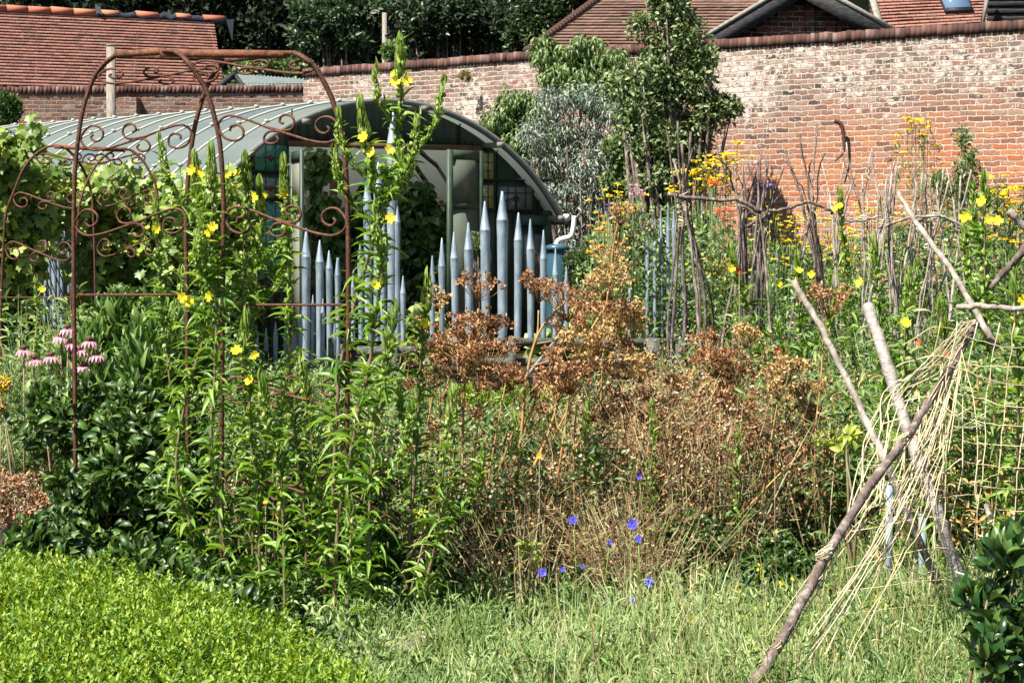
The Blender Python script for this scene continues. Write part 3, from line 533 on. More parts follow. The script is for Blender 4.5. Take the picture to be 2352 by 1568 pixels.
# right eave, gutter, downpipe
mb = MB(); u, z = FP(1300, 500); mb.beam(TP(UR-.02, 1.84, REC-.1), TP(UR-.02, 1.84, LEN), .06, .16); mb.build('eaves_board', M['mgreen'], tun)
mb = MB(); mb.box(TP(UR-.06, 1.62, REC-.03), (.07, .05, .28)); mb.build('corner_post', M['mgreen'], tun)
mb = MB(); mb.tube([TP(UR+.06, tz(UR)-.03, -.05), TP(UR+.06, tz(UR)-.03, LEN)], .055, 8); mb.build('gutter', M['whitepl'], tun)
bd = 29.4
mb = MB(); mb.tube(pxcurve([(1319, 496), (1318, 515), (1314, 537), (1306, 545), (1290, 549), (1281, 554), (1279, 562)], bd, 5), .035, 8); setp(mb.build('downpipe', M['whitepl']), 'white plastic downpipe bending from the tunnel gutter into the water butt', 'pipe')
t = thing('water_butt', 'blue plastic water butt with a domed lid at the tunnel corner', 'water butt', tuple(W(1280, 0, bd)*[1, 1, 0])); c = W(1280, 560, bd); mb = MB(); h = c[2]
mb.lathe((c[0], c[1], 0), [(.13, .0), (.14, .15), (.155, h*.6), (.15, h-.17), (.12, h-.10), (.13, h-.09)], 20); mb.build('barrel', M['bluepl'], t, True)
mb = MB(); mb.lathe((c[0], c[1], 0), [(.16, h-.085), (.168, h-.06), (.165, h-.03), (.10, h-.005), (.0, h)], 20); mb.build('lid', M['bluepl'], t, True)
mb = MB(); mb.lathe((c[0], c[1], 0), [(.157, h*.62), (.163, h*.63), (.157, h*.64)], 20); mb.build('hoop', M['bluepl'], t)
# ------------------------------------------------------------------ zinc organ pipes on raised timber edging
def zpipe(mb, x, ytip, w, ybot, d, ysh=None, cone=None, lean=0.):
    r0 = w*.5*d/F; p = W(x, ytip, d); zb = W(x, ybot, d)[2]; ln = cone if cone else max(2.6*w, 40)*d/F; ysh_z = p[2]-ln if ysh is None else W(x, ysh, d)[2]
    hgt = p[2]-zb; zs = ysh_z; prof = [(r0*.80, zb), (r0*.86, zb+(zs-zb)*.55), (r0*.92, zs-ln*.55), (r0*1.0, zs-ln*.22), (r0*1.0, zs-.005), (r0*1.03, zs), (r0*.97, zs+.006), (r0*.55, zs+(p[2]-zs)*.55), (r0*.22, p[2]-.012), (r0*.08, p[2])]
    a = np.arange(10)*2*np.pi/10+rng.random()*6; V = []
    for rr, z in prof:
        for t_ in a: V.append((p[0]+rr*math.cos(t_)+lean*(z-zb), p[1]+rr*math.sin(t_), z))
    n_ = len(prof); i = np.arange(n_-1)[:, None]*10; j = np.arange(10)[None]; k = (j+1) % 10
    mb.add(V, [np.stack([i+j, i+k, i+10+k, i+10+j], -1).reshape(-1, 4), np.array([[(n_-1)*10+q for q in range(10)]])])
def pipeset(label, pipes, ybot, d, rails=(), posts=(), brace=(), dz=0):
    x0 = np.mean([p[0] for p in pipes]); t = thing('pipe_screen', label, 'pipe screen', tuple(W(x0, 0, d)*[1, 1, 0]), 'screens of grey pointed pipes')
    for p in pipes:
        mb = MB(); yb = p[4] if len(p) > 4 and p[4] else ybot; zpipe(mb, p[0], p[1], p[2]*.99, yb, d+(p[5] if len(p) > 5 else rng.normal()*.015), p[3] if len(p) > 3 else None, None, rng.normal()*.008); mb.build('pipe', M['zinc'], t, False)
    for (xa, xb, ya, yb) in rails:
        mb = MB(); mb.beam(W(xa, (ya+yb)/2, d-.16), W(xb, (ya+yb)/2, d-.16), .05, (yb-ya)*d/F); mb.build('rail', M['oldwood'], t)
    for (x, ya, yb, w) in posts:
        mb = MB(); a = W(x, ya, d-.24); mb.box((a[0], a[1], a[2]/2), (w*.5*d/F, .04, a[2]/2)); mb.build('post', M['oldwood'], t)
    for (xa, ya, xb, yb, w) in brace:
        mb = MB(); mb.beam(W(xa, ya, d-.3), W(xb, yb, d-.9), w*d/F, .03, (0, -1, 0)); mb.build('brace', M['greywood'], t)
D0 = 24.
pipeset('middle row of eleven silver pointed pipes stepping up and down like organ pipes',
  [(993, 587, 15, 648), (1014, 546, 17.5, 611), (1046, 532, 19, 593), (1078, 511, 22, 573), (1116, 462, 25, 528), (1154, 439, 27, 505), (1189, 488, 21.5, 551), (1219, 503, 19, 572), (1248, 528, 17, 594), (1275, 571, 15, 631), (1302, 611, 13, 658)], 778, D0,
  [(985, 1320, 776, 795), (985, 1700, 822, 840), (1320, 1560, 777, 793)], [(1176, 774, 0, 18), (1288, 776, 0, 14), (985, 780, 0, 14), (1560, 776, 0, 16), (1500, 776, 0, 30), (1420, 790, 0, 10)], [(1279, 778, 1203, 872, 7), (1500, 800, 1463, 870, 6)])
pipeset('pair of very tall silver pipes half hidden by the tallest primrose',
  [(847, 408, 21), (866, 372, 22), (898, 258, 28, 330), (926, 633, 14), (912, 470, 16), (829, 560, 14), (811, 620, 12), (777, 592, 12), (880, 500, 18)], 783, D0+.2, [(820, 985, 795, 815), (640, 985, 830, 846)], [(905, 790, 0, 16), (780, 790, 0, 20)], [(985, 815, 953, 870, 6)])
pipeset('four silver pipes of falling height beside the rusty arch leg', [(702, 524, 22, 590), (734, 551, 19.5), (757, 575, 16), (777, 592, 13)], 828, D0-1.2)
pipeset('low front row of short slim grey pipes on a timber rail, left of centre', [(591, 757, 9), (612, 752, 10), (633, 737, 11), (656, 740, 10), (675, 721, 11), (690, 712, 10), (717, 677, 11), (740, 686, 12), (768, 740, 10)], 840, D0-2.2, [(541, 750, 832, 848)], [(761, 775, 0, 13), (560, 832, 0, 12)])
pipeset('five slender silver pipes beside the leftmost bean poles', [(1445, 631, 8), (1487, 524, 10.5, 590), (1504, 503, 10.5, 560), (1520, 485, 10.5, 545), (1536, 470, 10.5, 530), (1551, 482, 10), (1570, 510, 9)], 775, D0+.3)
pp = [(1583+k*6.2, 604+k*7+abs(k-6)*1.0, 5.5) for k in range(14)]
pipeset('far fan of small pale pipes dropping away to the right', pp, 722, 29.5)
pp = [(1733+k*13.5, 668+34*math.sin(k*.55), 7) for k in range(17)]
pipeset('long distant row of thin grey pipes behind the bean poles', pp, 800, 26.5, [(1700, 2000, 796, 812)])
pp = [(1990+k*12.5, 690+26*math.sin(k*.6+1), 7) for k in range(21)]
pipeset('rightmost distant row of thin grey pipes behind the bean poles', pp, 805, 25.5, [(1985, 2260, 800, 816)])
pipeset('three tall thin pipes rising between the bean poles', [(1783, 561, 8), (1819, 578, 10), (1826, 590, 8), (1747, 600, 8)], 800, 26.)
pipeset('dark bundle of slim blue grey pipes among the vines on the left', [(108, 590, 9), (117, 560, 10), (126, 520, 10), (134, 505, 10), (142, 512, 10), (150, 516, 10), (158, 540, 9), (164, 570, 8), (102, 640, 8), (122, 545, 10, None, 765, .3), (138, 530, 10, None, 765, .3)], 768, 22.5)
for i, (x, y, s, l) in enumerate(((1158, 867, 11, 'small round terracotta pot with a knob lid at the foot of the middle screen'), (1233, 862, 9, 'terracotta pot beside the foot of the sloping brace'), (1416, 863, 9, 'terracotta pot standing alone right of the middle screen'), (1536, 862, 11, 'terracotta pot at the foot of the first bean poles'), (1583, 858, 10, 'terracotta pot just right of the first bean poles'))):
    d = 22.6; c = W(x, y, d); r0 = s*d/F; t = thing('terracotta_pot', l, 'plant pot', (c[0], c[1], 0), 'terracotta pots along the edging'); mb = MB(); zb = c[2]-r0*1.1; mb.lathe((c[0], c[1], 0), [(r0*.7, 0), (r0*.9, zb*.5+.02), (r0, zb+.01), (r0, c[2]+r0*.2)], 14); mb.build('body', M['terra'], t, True)
    mb = MB(); mb.lathe((c[0], c[1], 0), [(r0*1.12, c[2]+r0*.2), (r0*1.12, c[2]+r0*.5), (r0*.6, c[2]+r0*.75), (r0*.22, c[2]+r0*.8), (r0*.25, c[2]+r0*1.1), (0, c[2]+r0*1.2)], 14); mb.build('rim', M['terra'], t, True)
# ------------------------------------------------------------------ rusty arches
MOT = [  # scroll motif in unit box: x right, y down (main S, then upper and lower small curls)
 [(.09, .58), (.10, .42), (.16, .38), (.20, .55), (.19, .80), (.12, .90), (.04, .78), (.00, .50), (.00, .28), (.05, .10), (.12, .07), (.25, .22), (.41, .47), (.60, .72), (.75, .90), (.88, .97), (.96, .85), (1.0, .62), (.98, .35), (.92, .12), (.85, .12), (.80, .30), (.81, .55), (.87, .66), (.91, .52), (.89, .42)],
 [(.41, .47), (.52, .56), (.59, .52), (.62, .33), (.60, .10), (.55, .02), (.51, .10), (.50, .25), (.53, .33)],
 [(.56, .66), (.48, .58), (.41, .60), (.37, .80), (.39, .97), (.45, 1.0), (.49, .88), (.47, .75)]]
def arch(label, segs, bars, scrolls, nm='rusty_arch'):
    t = thing(nm, label, 'garden arch', tuple(W(segs[0][0][-1][0], 0, segs[0][0][-1][2])*[1, 1, 0]), 'rusty garden arches')
    for pts, r0 in segs:
        mb = MB(); mb.tube(pxcurve(pts, 0, 6), r0, 4, rot=.785); mb.build('hoop', M['rust'], t)
    for a, c, w, h in bars:
        mb = MB(); mb.beam(W(*a), W(*c), w, h); mb.build('top_bar' if h > .015 else 'cross_rail', M['rust2'] if h > .015 else M['rust'], t)
    for (x0, y0, x1, y1, d0, d1, mir, rad, sk) in scrolls:
        mb = MB()
        for m_ in MOT:
            P = []
            for (u, v) in m_:
                uu = 1-u if mir else u; x = x0+(x1-x0)*uu; y = y0+(y1-y0)*v+sk*(uu-.5); P.append((x, y, d0+(d1-d0)*uu))
            mb.tube(pxcurve(P, 0, 6), rad, 5)
        mb.build('scroll', M['rust'], t)
dA, dB, dC, dD = 10.7, 9.9, 9.5, 10.35    # left, front, right, back legs
H1L = [(272, 123, 10.5), (239, 148, 10.65), (214, 183, dA), (197, 229, dA), (185, 281, dA), (176, 352, dA), (171, 422, dA), (169, 548, dA), (170, 700, dA), (172, 850, dA), (174, 1326, dA)]
H1R = [(371, 117, 10.1), (404, 120, 10), (429, 141, dB), (457, 179, dB), (475, 211, dB), (492, 267, dB), (506, 338, dB), (513, 450, dB), (513, 548, dB), (511, 760, dB), (509, 1000, dB), (508, 1414, dB)]
H2L = [(525, 136, 10.2), (503, 151, 10.3), (485, 179, dD), (471, 211, dD), (457, 253, dD), (446, 299, dD), (438, 352, dD), (431, 422, dD), (427, 548, dD), (430, 760, dD), (432, 1374, dD)]
H2R = [(654, 121, 9.8), (679, 123, 9.6), (703, 137, dC), (724, 155, dC), (745, 190, dC), (763, 229, dC), (777, 274, dC), (788, 327, dC), (795, 404, dC), (800, 548, dC), (800, 700, dC), (797, 1000, dC), (794, 1453, dC)]
arch('large rusty iron garden arch with scrollwork sides, nearest the camera on the left', [(H1L, .0125), (H1R, .0125), (H2L, .0125), (H2R, .0125)],
  [((268, 125, 10.5), (376, 119, 10.1), .03, .03), ((522, 138, 10.2), (656, 124, 9.8), .03, .024), ((371, 122, 10.1), (656, 126, 9.8), .03, .036), ((272, 128, 10.5), (527, 133, 10.2), .03, .03),
   ((178, 677, dA), (427, 677, dD), .012, .011), ((516, 700, dB), (797, 700, dC), .012, .011), ((178, 1180, dA), (427, 1180, dD), .012, .011)],
  [(503, 262, 782, 330, dB, dC, 0, .0062, 0), (519, 471, 796, 543, dB, dC, 0, .0065, 0), (447, 138, 721, 170, 9.9, 9.6, 0, .006, 0), (186, 283, 438, 347, dA, dD, 1, .006, 0), (173, 475, 426, 543, dA, dD, 1, .0062, 0), (226, 155, 500, 193, 10.5, 10.2, 1, .006, 0), (519, 862, 796, 934, dB, dC, 0, .0065, 0), (519, 1075, 796, 1147, dB, dC, 0, .0065, 0)])
d1 = 18.
arch('smaller looking rusty iron arch farther back, half covered by vines', [([(128, 334, d1), (105, 339, d1), (77, 359, d1), (53, 390, d1), (32, 440, d1), (14, 490, d1), (8, 560, d1), (2, 720, d1), (0, 1003, d1)], .012), ([(128, 334, d1), (151, 341, d1), (176, 366, d1+.3), (193, 394, d1+.5), (207, 432, d1+.6), (214, 492, d1+.6), (219, 700, d1+.6), (219, 986, d1+.6)], .011),
  ([(284, 341, d1), (257, 348, d1), (229, 369, d1-.3), (204, 408, d1-.5), (186, 457, d1-.6), (178, 520, d1-.6), (163, 700, d1-.6), (160, 1020, d1-.6)], .011), ([(284, 341, d1), (306, 348, d1), (331, 373, d1), (348, 404, d1), (359, 432, d1), (364, 492, d1), (368, 700, d1), (368, 1003, d1)], .012)],
  [((126, 337, d1), (286, 345, d1), .05, .034), ((2, 683, d1), (163, 683, d1-.6), .012, .011), ((222, 676, d1+.6), (368, 682, d1), .012, .011)],
  [(84, 352, 250, 378, d1, d1, 0, .0075, 0), (190, 352, 332, 378, d1, d1, 1, .0075, 0), (32, 440, 186, 480, d1, d1-.5, 0, .0075, 0), (224, 432, 360, 475, d1+.5, d1, 1, .0075, 0), (14, 552, 166, 600, d1, d1-.6, 0, .0075, 0), (224, 545, 362, 590, d1+.6, d1, 1, .0075, 0)], 'rusty_arch')
# ------------------------------------------------------------------ vegetation
def plant(name, label, cat, px, group=None):   # px = (x, d)
    return thing(name, label, cat, (W(px[0], 0, px[1])[0], px[1], 0), group)
def shrub(name, label, cat, blobs, n, L, wr, mat, tmpl='oval', hang=0., group=None, trunk=None, sub=12, spread=.36, up=.3, twigs=40, twmat='bark', var=.5, foot=None):
    cx = np.mean([b[0] for b in blobs]); d = np.mean([b[4] for b in blobs]); t = plant(name, label, cat, (foot or cx, d), group)
    mats = mat if isinstance(mat, (list, tuple)) else [mat]
    pos, u, _ = clumps(blobs, n, sub, spread); pos[:, 2] = np.maximum(pos[:, 2], .02)
    dr = unit(u*.7+rdir(n)*.7+np.array([0, 0, up-1.4*hang])); nm = unit(u*.5+rdir(n)*.55+np.array([-.15, -.25, .5]))
    mb = MB(); LL = L*(1-var/2+var*rng.random(n)); mi = rng.integers(0, len(mats), n)
    leaves(mb, pos, dr, nm, LL, LL*wr, tmpl, mi); mb.build('foliage', [M[m_] for m_ in mats], t)
    # stems reaching into the crown
    mb = MB(); base = np.array([W(foot or cx, 0, d)[0], d, 0.])
    for k in range(twigs):
        p = pos[rng.integers(n)]; q = base+np.array([(p[0]-base[0])*.25+rng.normal()*.06, rng.normal()*.08, 0]); mid = (p+q)/2+rng.normal(size=3)*.05
        mb.tube([q, mid, p], [(trunk or .012)*(.5+rng.random()*.5), (trunk or .012)*.5, .003], 5)
    mb.build('stems' if not trunk or trunk < .03 else 'trunk', M[twmat], t); return t
# --- evening primroses
def primrose(label, pts, d, flowers=(), Ls=1., r0=.0085, seed=0, br=0, dens=1., red=1, group='tall evening primroses', name='evening_primrose', fl='yellow', topn=1.):
    g = np.random.default_rng(seed+100); P = pxcurve(pts, d, 10); base = P[-1]
    t = thing(name, label, 'plant', (base[0], base[1], max(0, base[2]-.0)), group)
    if base[2] > .03: P = np.vstack([P, [[base[0]+.01, base[1], 0]]])
    L = np.concatenate([[0], np.cumsum(np.linalg.norm(np.diff(P, axis=0), axis=1))]); H = L[-1]
    mb = MB(); mb.tube(P, np.interp(L/H, [0, .3, 1], [.0028, r0*.6, r0]), 6); mb.build('stem', M['primstem'], t)
    def at(s): return np.array([np.interp(s, L, P[:, k]) for k in range(3)])
    fm = MB(); tm = MB()
    def spray(A, top, hh, n, sc):   # leaves around a stem given by function A(s), s in metres from the tip
        s = np.sort(g.random(n)**.85)*hh; k = np.arange(n); ph = k*2.39996+g.normal(size=n)*.35
        pos = np.array([A(q) for q in s]); f = s/H
        ang = np.interp(s, [0, .12, .35, 1., 2.], [18, 38, 55, 68, 82])+g.normal(size=n)*20
        rad = np.stack([np.cos(ph), np.sin(ph), 0*ph], 1); a = np.radians(ang)[:, None]
        dr = rad*np.sin(a)+np.array([0, 0, 1])*np.cos(a); nm = -rad*np.cos(a)+np.array([0, 0, 1])*np.sin(a)
        ll = sc*np.interp(s, [0, .12, .4, 1., 1.8, 2.4], [.06, .085, .105, .12, .125, .10])*(.5+.75*g.random(n))
        ax = g.random(n) < .33; ll[ax] *= .5
        tt = s < .2; 
        nm = nm+g.normal(size=(n, 3))*.35; w_ = np.where(g.random(n) < .5, .14, .205); t1 = ~tt & (g.random(n) < .5); t2 = ~tt & ~t1
        leaves(fm, pos[t1], dr[t1], nm[t1], ll[t1], ll[t1]*w_[t1], 'droop', 0); leaves(fm, pos[t2], dr[t2], nm[t2], ll[t2], ll[t2]*w_[t2], 'lance', 0)
        leaves(fm, pos[tt], dr[tt], nm[tt], ll[tt], ll[tt]*.17, 'lance', 1); q3 = max(14, int(n*.16)); s3 = g.random(q3)**1.3*.16; p3 = g.random(q3)*6.28; r3 = np.stack([np.cos(p3), np.sin(p3), 0*p3], 1); leaves(fm, np.array([A(q) for q in s3]), r3*(.2+2.5*s3[:, None])+[0, 0, 1], r3, .068*sc, .013, 'lance', 1)
        m2 = int(n*.28); s2 = .04+g.random(m2)*min(.75, hh*.5); ph2 = g.random(m2)*6.28; r2 = np.stack([np.cos(ph2), np.sin(ph2), 0*ph2], 1)   # upright seed capsules
        leaves(fm, np.array([A(q) for q in s2])+r2*.006, r2*.38+np.array([0, 0, 1]), r2, .034*sc, .007, 'pod', 1)
    spray(at, 0, H*.97, int(H*138*dens), Ls)
    for k in range(br):
        s0 = .35+.5*g.random(); b0 = at(s0); ph = g.random()*6.28; ln = .22+.25*g.random(); tip = b0+np.array([math.cos(ph)*.55*ln, math.sin(ph)*.3*ln, ln]); m_ = (b0+tip)/2+np.array([math.cos(ph), math.sin(ph), 0])*.06
        bp = catmull([tip, m_, b0], 5); bm = MB(); bm.tube(bp, [.002]*(len(bp)//2)+[.0035]*(len(bp)-len(bp)//2), 5); bm.build('side_shoot', M['primtop'], t)
        Lb = np.concatenate([[0], np.cumsum(np.linalg.norm(np.diff(bp, axis=0), axis=1))]); spray(lambda s, bp=bp, Lb=Lb: np.array([np.interp(s, Lb, bp[:, k_]) for k_ in range(3)]), 0, Lb[-1]*.95, int(Lb[-1]*190), .8*Ls)
    fm.build('leaves', [M['prim'], M['primtop']], t)
    for (x, y, *sz) in flowers:
        flower4(t, W(x, y, d-.03), (sz[0]*.85 if sz else .025), M[fl], g)
    return t
def flower4(t, c, rad, mat, g, n=4, cup=.45):
    mb = MB(); ax = unit(np.array([g.normal()*.5-.1, -1, .25+g.normal()*.35])); x = unit(np.cross(ax, [0, 0, 1])); y = np.cross(x, ax)
    for k in range(n):
        a = 2*math.pi*k/n+g.random()*.2; dr = x*math.cos(a)+y*math.sin(a); sd = -x*math.sin(a)+y*math.cos(a); w = .62 if n == 4 else 2.6/n
        V = [c, c+dr*rad*.55+sd*rad*w*.75+ax*rad*cup*.6, c+dr*rad*1.0+sd*rad*w*.6+ax*rad*cup, c+dr*rad*.88+ax*rad*cup*.85, c+dr*rad*1.0-sd*rad*w*.6+ax*rad*cup, c+dr*rad*.55-sd*rad*w*.75+ax*rad*cup*.6]
        mb.add(V, [(0, 1, 3), (1, 2, 3), (0, 3, 5), (3, 4, 5)])
    mb.tube([c-ax*rad*.1, c-ax*rad*.9-np.array([0, 0, rad*.5])], [rad*.1, rad*.07], 4)
    return mb.build('flower', mat, t)
PR = [
 ('tallest evening primrose, its tip above the brick wall, with yellow flowers near the top', [(918, 105), (920, 232), (914, 316), (903, 387), (886, 457), (871, 527), (845, 600), (819, 680), (784, 828), (770, 1007), (763, 1193), (749, 1316), (744, 1470)], 9.5, [(908, 188), (934, 186), (905, 170, .02)], dict(br=4, r0=.011)),
 ('evening primrose leaning against the tallest one, several yellow blooms in its upper half', [(826, 245), (833, 300), (850, 380), (868, 480), (878, 600), (862, 740), (847, 846), (815, 986), (800, 1100), (777, 1193), (765, 1470)], 9.35, [(836, 316), (855, 352), (893, 346), (898, 502), (860, 656)], dict(br=4, r0=.010)),
 ('slim evening primrose with a pointed leafy tip, left of the pair of tall pipes', [(650, 380), (655, 480), (662, 620), (664, 740), (667, 870), (680, 1017), (700, 1186), (704, 1440)], 9.9, [(649, 446)], dict(br=1)),
 ('evening primrose right against the front leg of the big rusty arch, yellow flower halfway', [(484, 352), (487, 450), (490, 540), (497, 700), (494, 850), (485, 1017), (506, 1193), (538, 1400)], 9.7, [(487, 522), (479, 536, .026), (483, 680)], dict(br=3, r0=.010)),
 ('evening primrose with pale buds just left of the front arch leg', [(446, 372), (452, 470), (462, 620), (470, 760), (430, 900), (404, 1087), (443, 1228), (464, 1380)], 9.9, [(441, 391), (421, 683), (433, 691), (465, 396)], dict(br=3)),
 ('evening primrose topped by a leafy tuft in front of the upper stained glass window', [(562, 372), (568, 450), (562, 560), (556, 720), (560, 880), (566, 1017), (580, 1186), (577, 1400)], 10.0, [(548, 398), (520, 400, .025)], dict(br=2)),
 ('short topped evening primrose between the arch leg and the slim one', [(596, 430), (598, 520), (590, 640), (580, 780), (600, 900), (610, 1050), (620, 1200), (628, 1430)], 10.2, [(583, 455), (612, 447, .022)], dict(br=2)),
 ('small topped evening primrose with one yellow flower near the middle rail of the far arch', [(358, 490), (362, 560), (370, 660), (380, 760), (392, 900), (410, 1040), (420, 1180), (430, 1360)], 10.6, [(362, 524), (339, 523, .015)], dict(br=1)),
 ('evening primrose with two open flowers low on the stem, left of the timber rail', [(566, 730), (560, 800), (572, 900), (576, 1017), (590, 1120), (600, 1420)], 9.4, [(543, 806), (574, 874), (585, 815, .022)], dict(br=1, dens=.9)),
 ('leafy evening primrose without flowers, under the four falling pipes', [(690, 830), (700, 900), (712, 980), (720, 1060), (735, 1180), (730, 1450)], 9.6, [], dict(br=1)),
 ('leafy evening primrose standing between the tall pipes and the brown umbels', [(984, 640), (978, 720), (968, 800), (962, 900), (958, 1017), (942, 1228), (931, 1440)], 9.8, [(978, 742)], dict(br=1, dens=.8)),
 ('reddish stemmed evening primrose full of long leaves, left foreground of the brown umbels', [(905, 720), (895, 800), (880, 900), (866, 960), (856, 1017), (847, 1228), (847, 1470)], 9.2, [], dict(br=1, Ls=1.1)),
 ('evening primrose with a leafy low clump right of the yellowing leaf', [(1040, 905), (1030, 1000), (1015, 1100), (1005, 1235), (981, 1333), (975, 1480)], 9.2, [], dict(br=1, dens=.8)),
 ('short leafy evening primrose at the hedge corner', [(800, 1150), (806, 1250), (800, 1350), (795, 1500)], 8.9, [], dict(dens=1.1)),
 ('bushy young evening primrose rising from the dark pea bed', [(392, 960), (400, 1040), (412, 1120), (430, 1230), (450, 1370)], 10., [], dict(dens=1.1)),
 ('evening primrose with a leaning top between the arch legs', [(600, 880), (610, 960), (640, 1060), (650, 1200), (655, 1430)], 9.3, [], dict(dens=1., Ls=1.1)),
 ('tall evening primrose on the far right with several yellow flowers, behind the netting', [(2262, 420), (2262, 520), (2262, 640), (2268, 760), (2280, 900), (2290, 1050), (2300, 1200), (2300, 1420)], 9.4, [(2256, 463), (2268, 505), (2216, 498), (2222, 500, .022), (2292, 508, .028)], dict(br=2, Ls=1.05, dens=.75)),
 ('evening primrose with a flower just above the thick silver pole', [(2006, 560), (2010, 640), (2020, 760), (2030, 900), (2040, 1100), (2050, 1330)], 10.5, [(1976, 650)], dict(br=1)),
 ('small evening primrose right of the thick silver pole, one flower at its side', [(2086, 640), (2084, 700), (2078, 780), (2080, 900), (2085, 1100), (2090, 1350)], 10., [(2080, 742)], dict(br=1)),
 ('evening primrose tip poking up among the yellow border flowers right of centre', [(1928, 440), (1932, 500), (1940, 600), (1950, 720), (1960, 850), (1960, 950)], 15., [(1930, 474), (1918, 480)], dict(br=1)),
 ('young evening primrose left of the pale birch pole', [(1678, 580), (1690, 640), (1720, 720), (1750, 850), (1760, 1000)], 13.5, [(1680, 617), (1788, 652)], dict(br=1, Ls=1.2)),
 ('evening primrose behind the white tip of the birch pole', [(1832, 600), (1836, 680), (1840, 800), (1850, 1000)], 13.5, [(1864, 630), (1836, 622)], dict(br=2, Ls=1.2)),
 ('thin evening primrose with tiny flowers beside the dark pipe bundle', [(82, 650), (86, 700), (84, 760), (88, 860)], 15, [(98, 664, .03)], dict(dens=.8)),
 ('leafy primrose at the right edge above the laurel', [(2335, 600), (2330, 720), (2340, 900), (2335, 1100), (2330, 1350)], 9.2, [(2350, 690)], dict(br=1, dens=.6)),
 ('sparse evening primrose in the middle of the right hand netting', [(2160, 700), (2170, 820), (2180, 960), (2170, 1150), (2180, 1420)], 9.2, [(2084, 744, .02)], dict(dens=.7)),
]
for i, (lab, pts, d, fl, kw) in enumerate(PR): primrose(lab, pts, d, fl, seed=i, **kw)
# --- clipped box hedge, lower left
def hedge(name, label, poly, zt, n, L, mat, zfun=None, wmat='dkleaf', drop=.25, grp=None):
    poly = np.array(poly); c = poly.mean(0); t = thing(name, label, 'hedge', (c[0], c[1], 0), grp)
    lo, hi = poly.min(0), poly.max(0); cross = np.zeros(0)
    def inside(p, sh=0.):
        ok = np.ones(len(p), bool); m_ = np.full(len(p), 9.)
        for a, b_ in zip(poly, np.roll(poly, -1, 0)):
            e = b_-a; n_ = np.array([-e[1], e[0]])/np.hypot(*e); m_ = np.minimum(m_, (p-a)@n_)
        return m_
    p = lo+(hi-lo)*rng.random((n*3, 2)); m_ = inside(p); p = p[m_ > 0][:n]; m_ = m_[m_ > 0][:n]; n = len(p)
    pz = np.sin(p[:, 0]*61+np.sin(p[:, 1]*37)*2)*np.sin(p[:, 1]*53+np.sin(p[:, 0]*41)*2); top = zt-drop*np.exp(-m_/.10)+.03*pz+.025*np.sin(p[:, 0]*9)*np.sin(p[:, 1]*7)+.02*np.sin(p[:, 0]*23+1)*np.sin(p[:, 1]*19)
    # sprigs: a shoot with 5 leaves in pairs
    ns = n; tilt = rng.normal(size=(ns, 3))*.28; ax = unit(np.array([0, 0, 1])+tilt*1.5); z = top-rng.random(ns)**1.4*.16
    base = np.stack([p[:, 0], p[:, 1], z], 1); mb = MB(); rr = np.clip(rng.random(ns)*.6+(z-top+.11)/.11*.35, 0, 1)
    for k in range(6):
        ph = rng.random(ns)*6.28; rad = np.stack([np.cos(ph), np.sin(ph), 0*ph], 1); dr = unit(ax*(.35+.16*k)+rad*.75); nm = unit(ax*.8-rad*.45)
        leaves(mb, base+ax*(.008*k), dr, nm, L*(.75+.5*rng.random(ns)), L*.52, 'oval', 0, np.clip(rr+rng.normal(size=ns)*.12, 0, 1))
    mb.build('foliage', M[mat], t)
    # woody interior
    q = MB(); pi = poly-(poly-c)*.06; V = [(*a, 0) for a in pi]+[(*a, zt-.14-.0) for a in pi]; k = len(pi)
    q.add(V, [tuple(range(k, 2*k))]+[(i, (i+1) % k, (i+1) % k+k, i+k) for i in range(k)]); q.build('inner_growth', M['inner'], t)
    return t
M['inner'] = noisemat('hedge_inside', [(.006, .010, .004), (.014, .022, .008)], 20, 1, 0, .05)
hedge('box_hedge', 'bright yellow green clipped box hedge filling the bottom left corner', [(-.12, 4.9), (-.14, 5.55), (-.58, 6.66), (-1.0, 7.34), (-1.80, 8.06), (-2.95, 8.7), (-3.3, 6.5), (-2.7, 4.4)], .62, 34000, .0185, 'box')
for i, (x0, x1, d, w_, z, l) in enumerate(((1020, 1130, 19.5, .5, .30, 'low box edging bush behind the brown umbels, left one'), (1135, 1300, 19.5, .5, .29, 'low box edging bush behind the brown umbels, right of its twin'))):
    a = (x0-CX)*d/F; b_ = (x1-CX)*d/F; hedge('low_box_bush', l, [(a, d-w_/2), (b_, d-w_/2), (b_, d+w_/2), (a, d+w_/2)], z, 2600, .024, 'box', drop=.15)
for i, (x, y, r_, d, l, m_) in enumerate(((1345, 600, 42, 27, 'rounded dark green box bush beside the water butt', 'dkleaf'), (1095, 560, 20, 25, 'small leafy bush behind the tall pipes', 'pear'), (1320, 610, 30, 27.6, 'small box bush in front of the blue butt', 'dkleaf'), (60, 740, 50, 20, 'dark low shrub left of the pipe bundle', 'dkleaf'))):
    shrub('garden_bush', l, 'bush', [(x, y, r_, r_*1.15, d), (x+r_*.3, y+r_*.8, r_*1.1, r_, d)], 2600, .035, .5, m_, twigs=12)
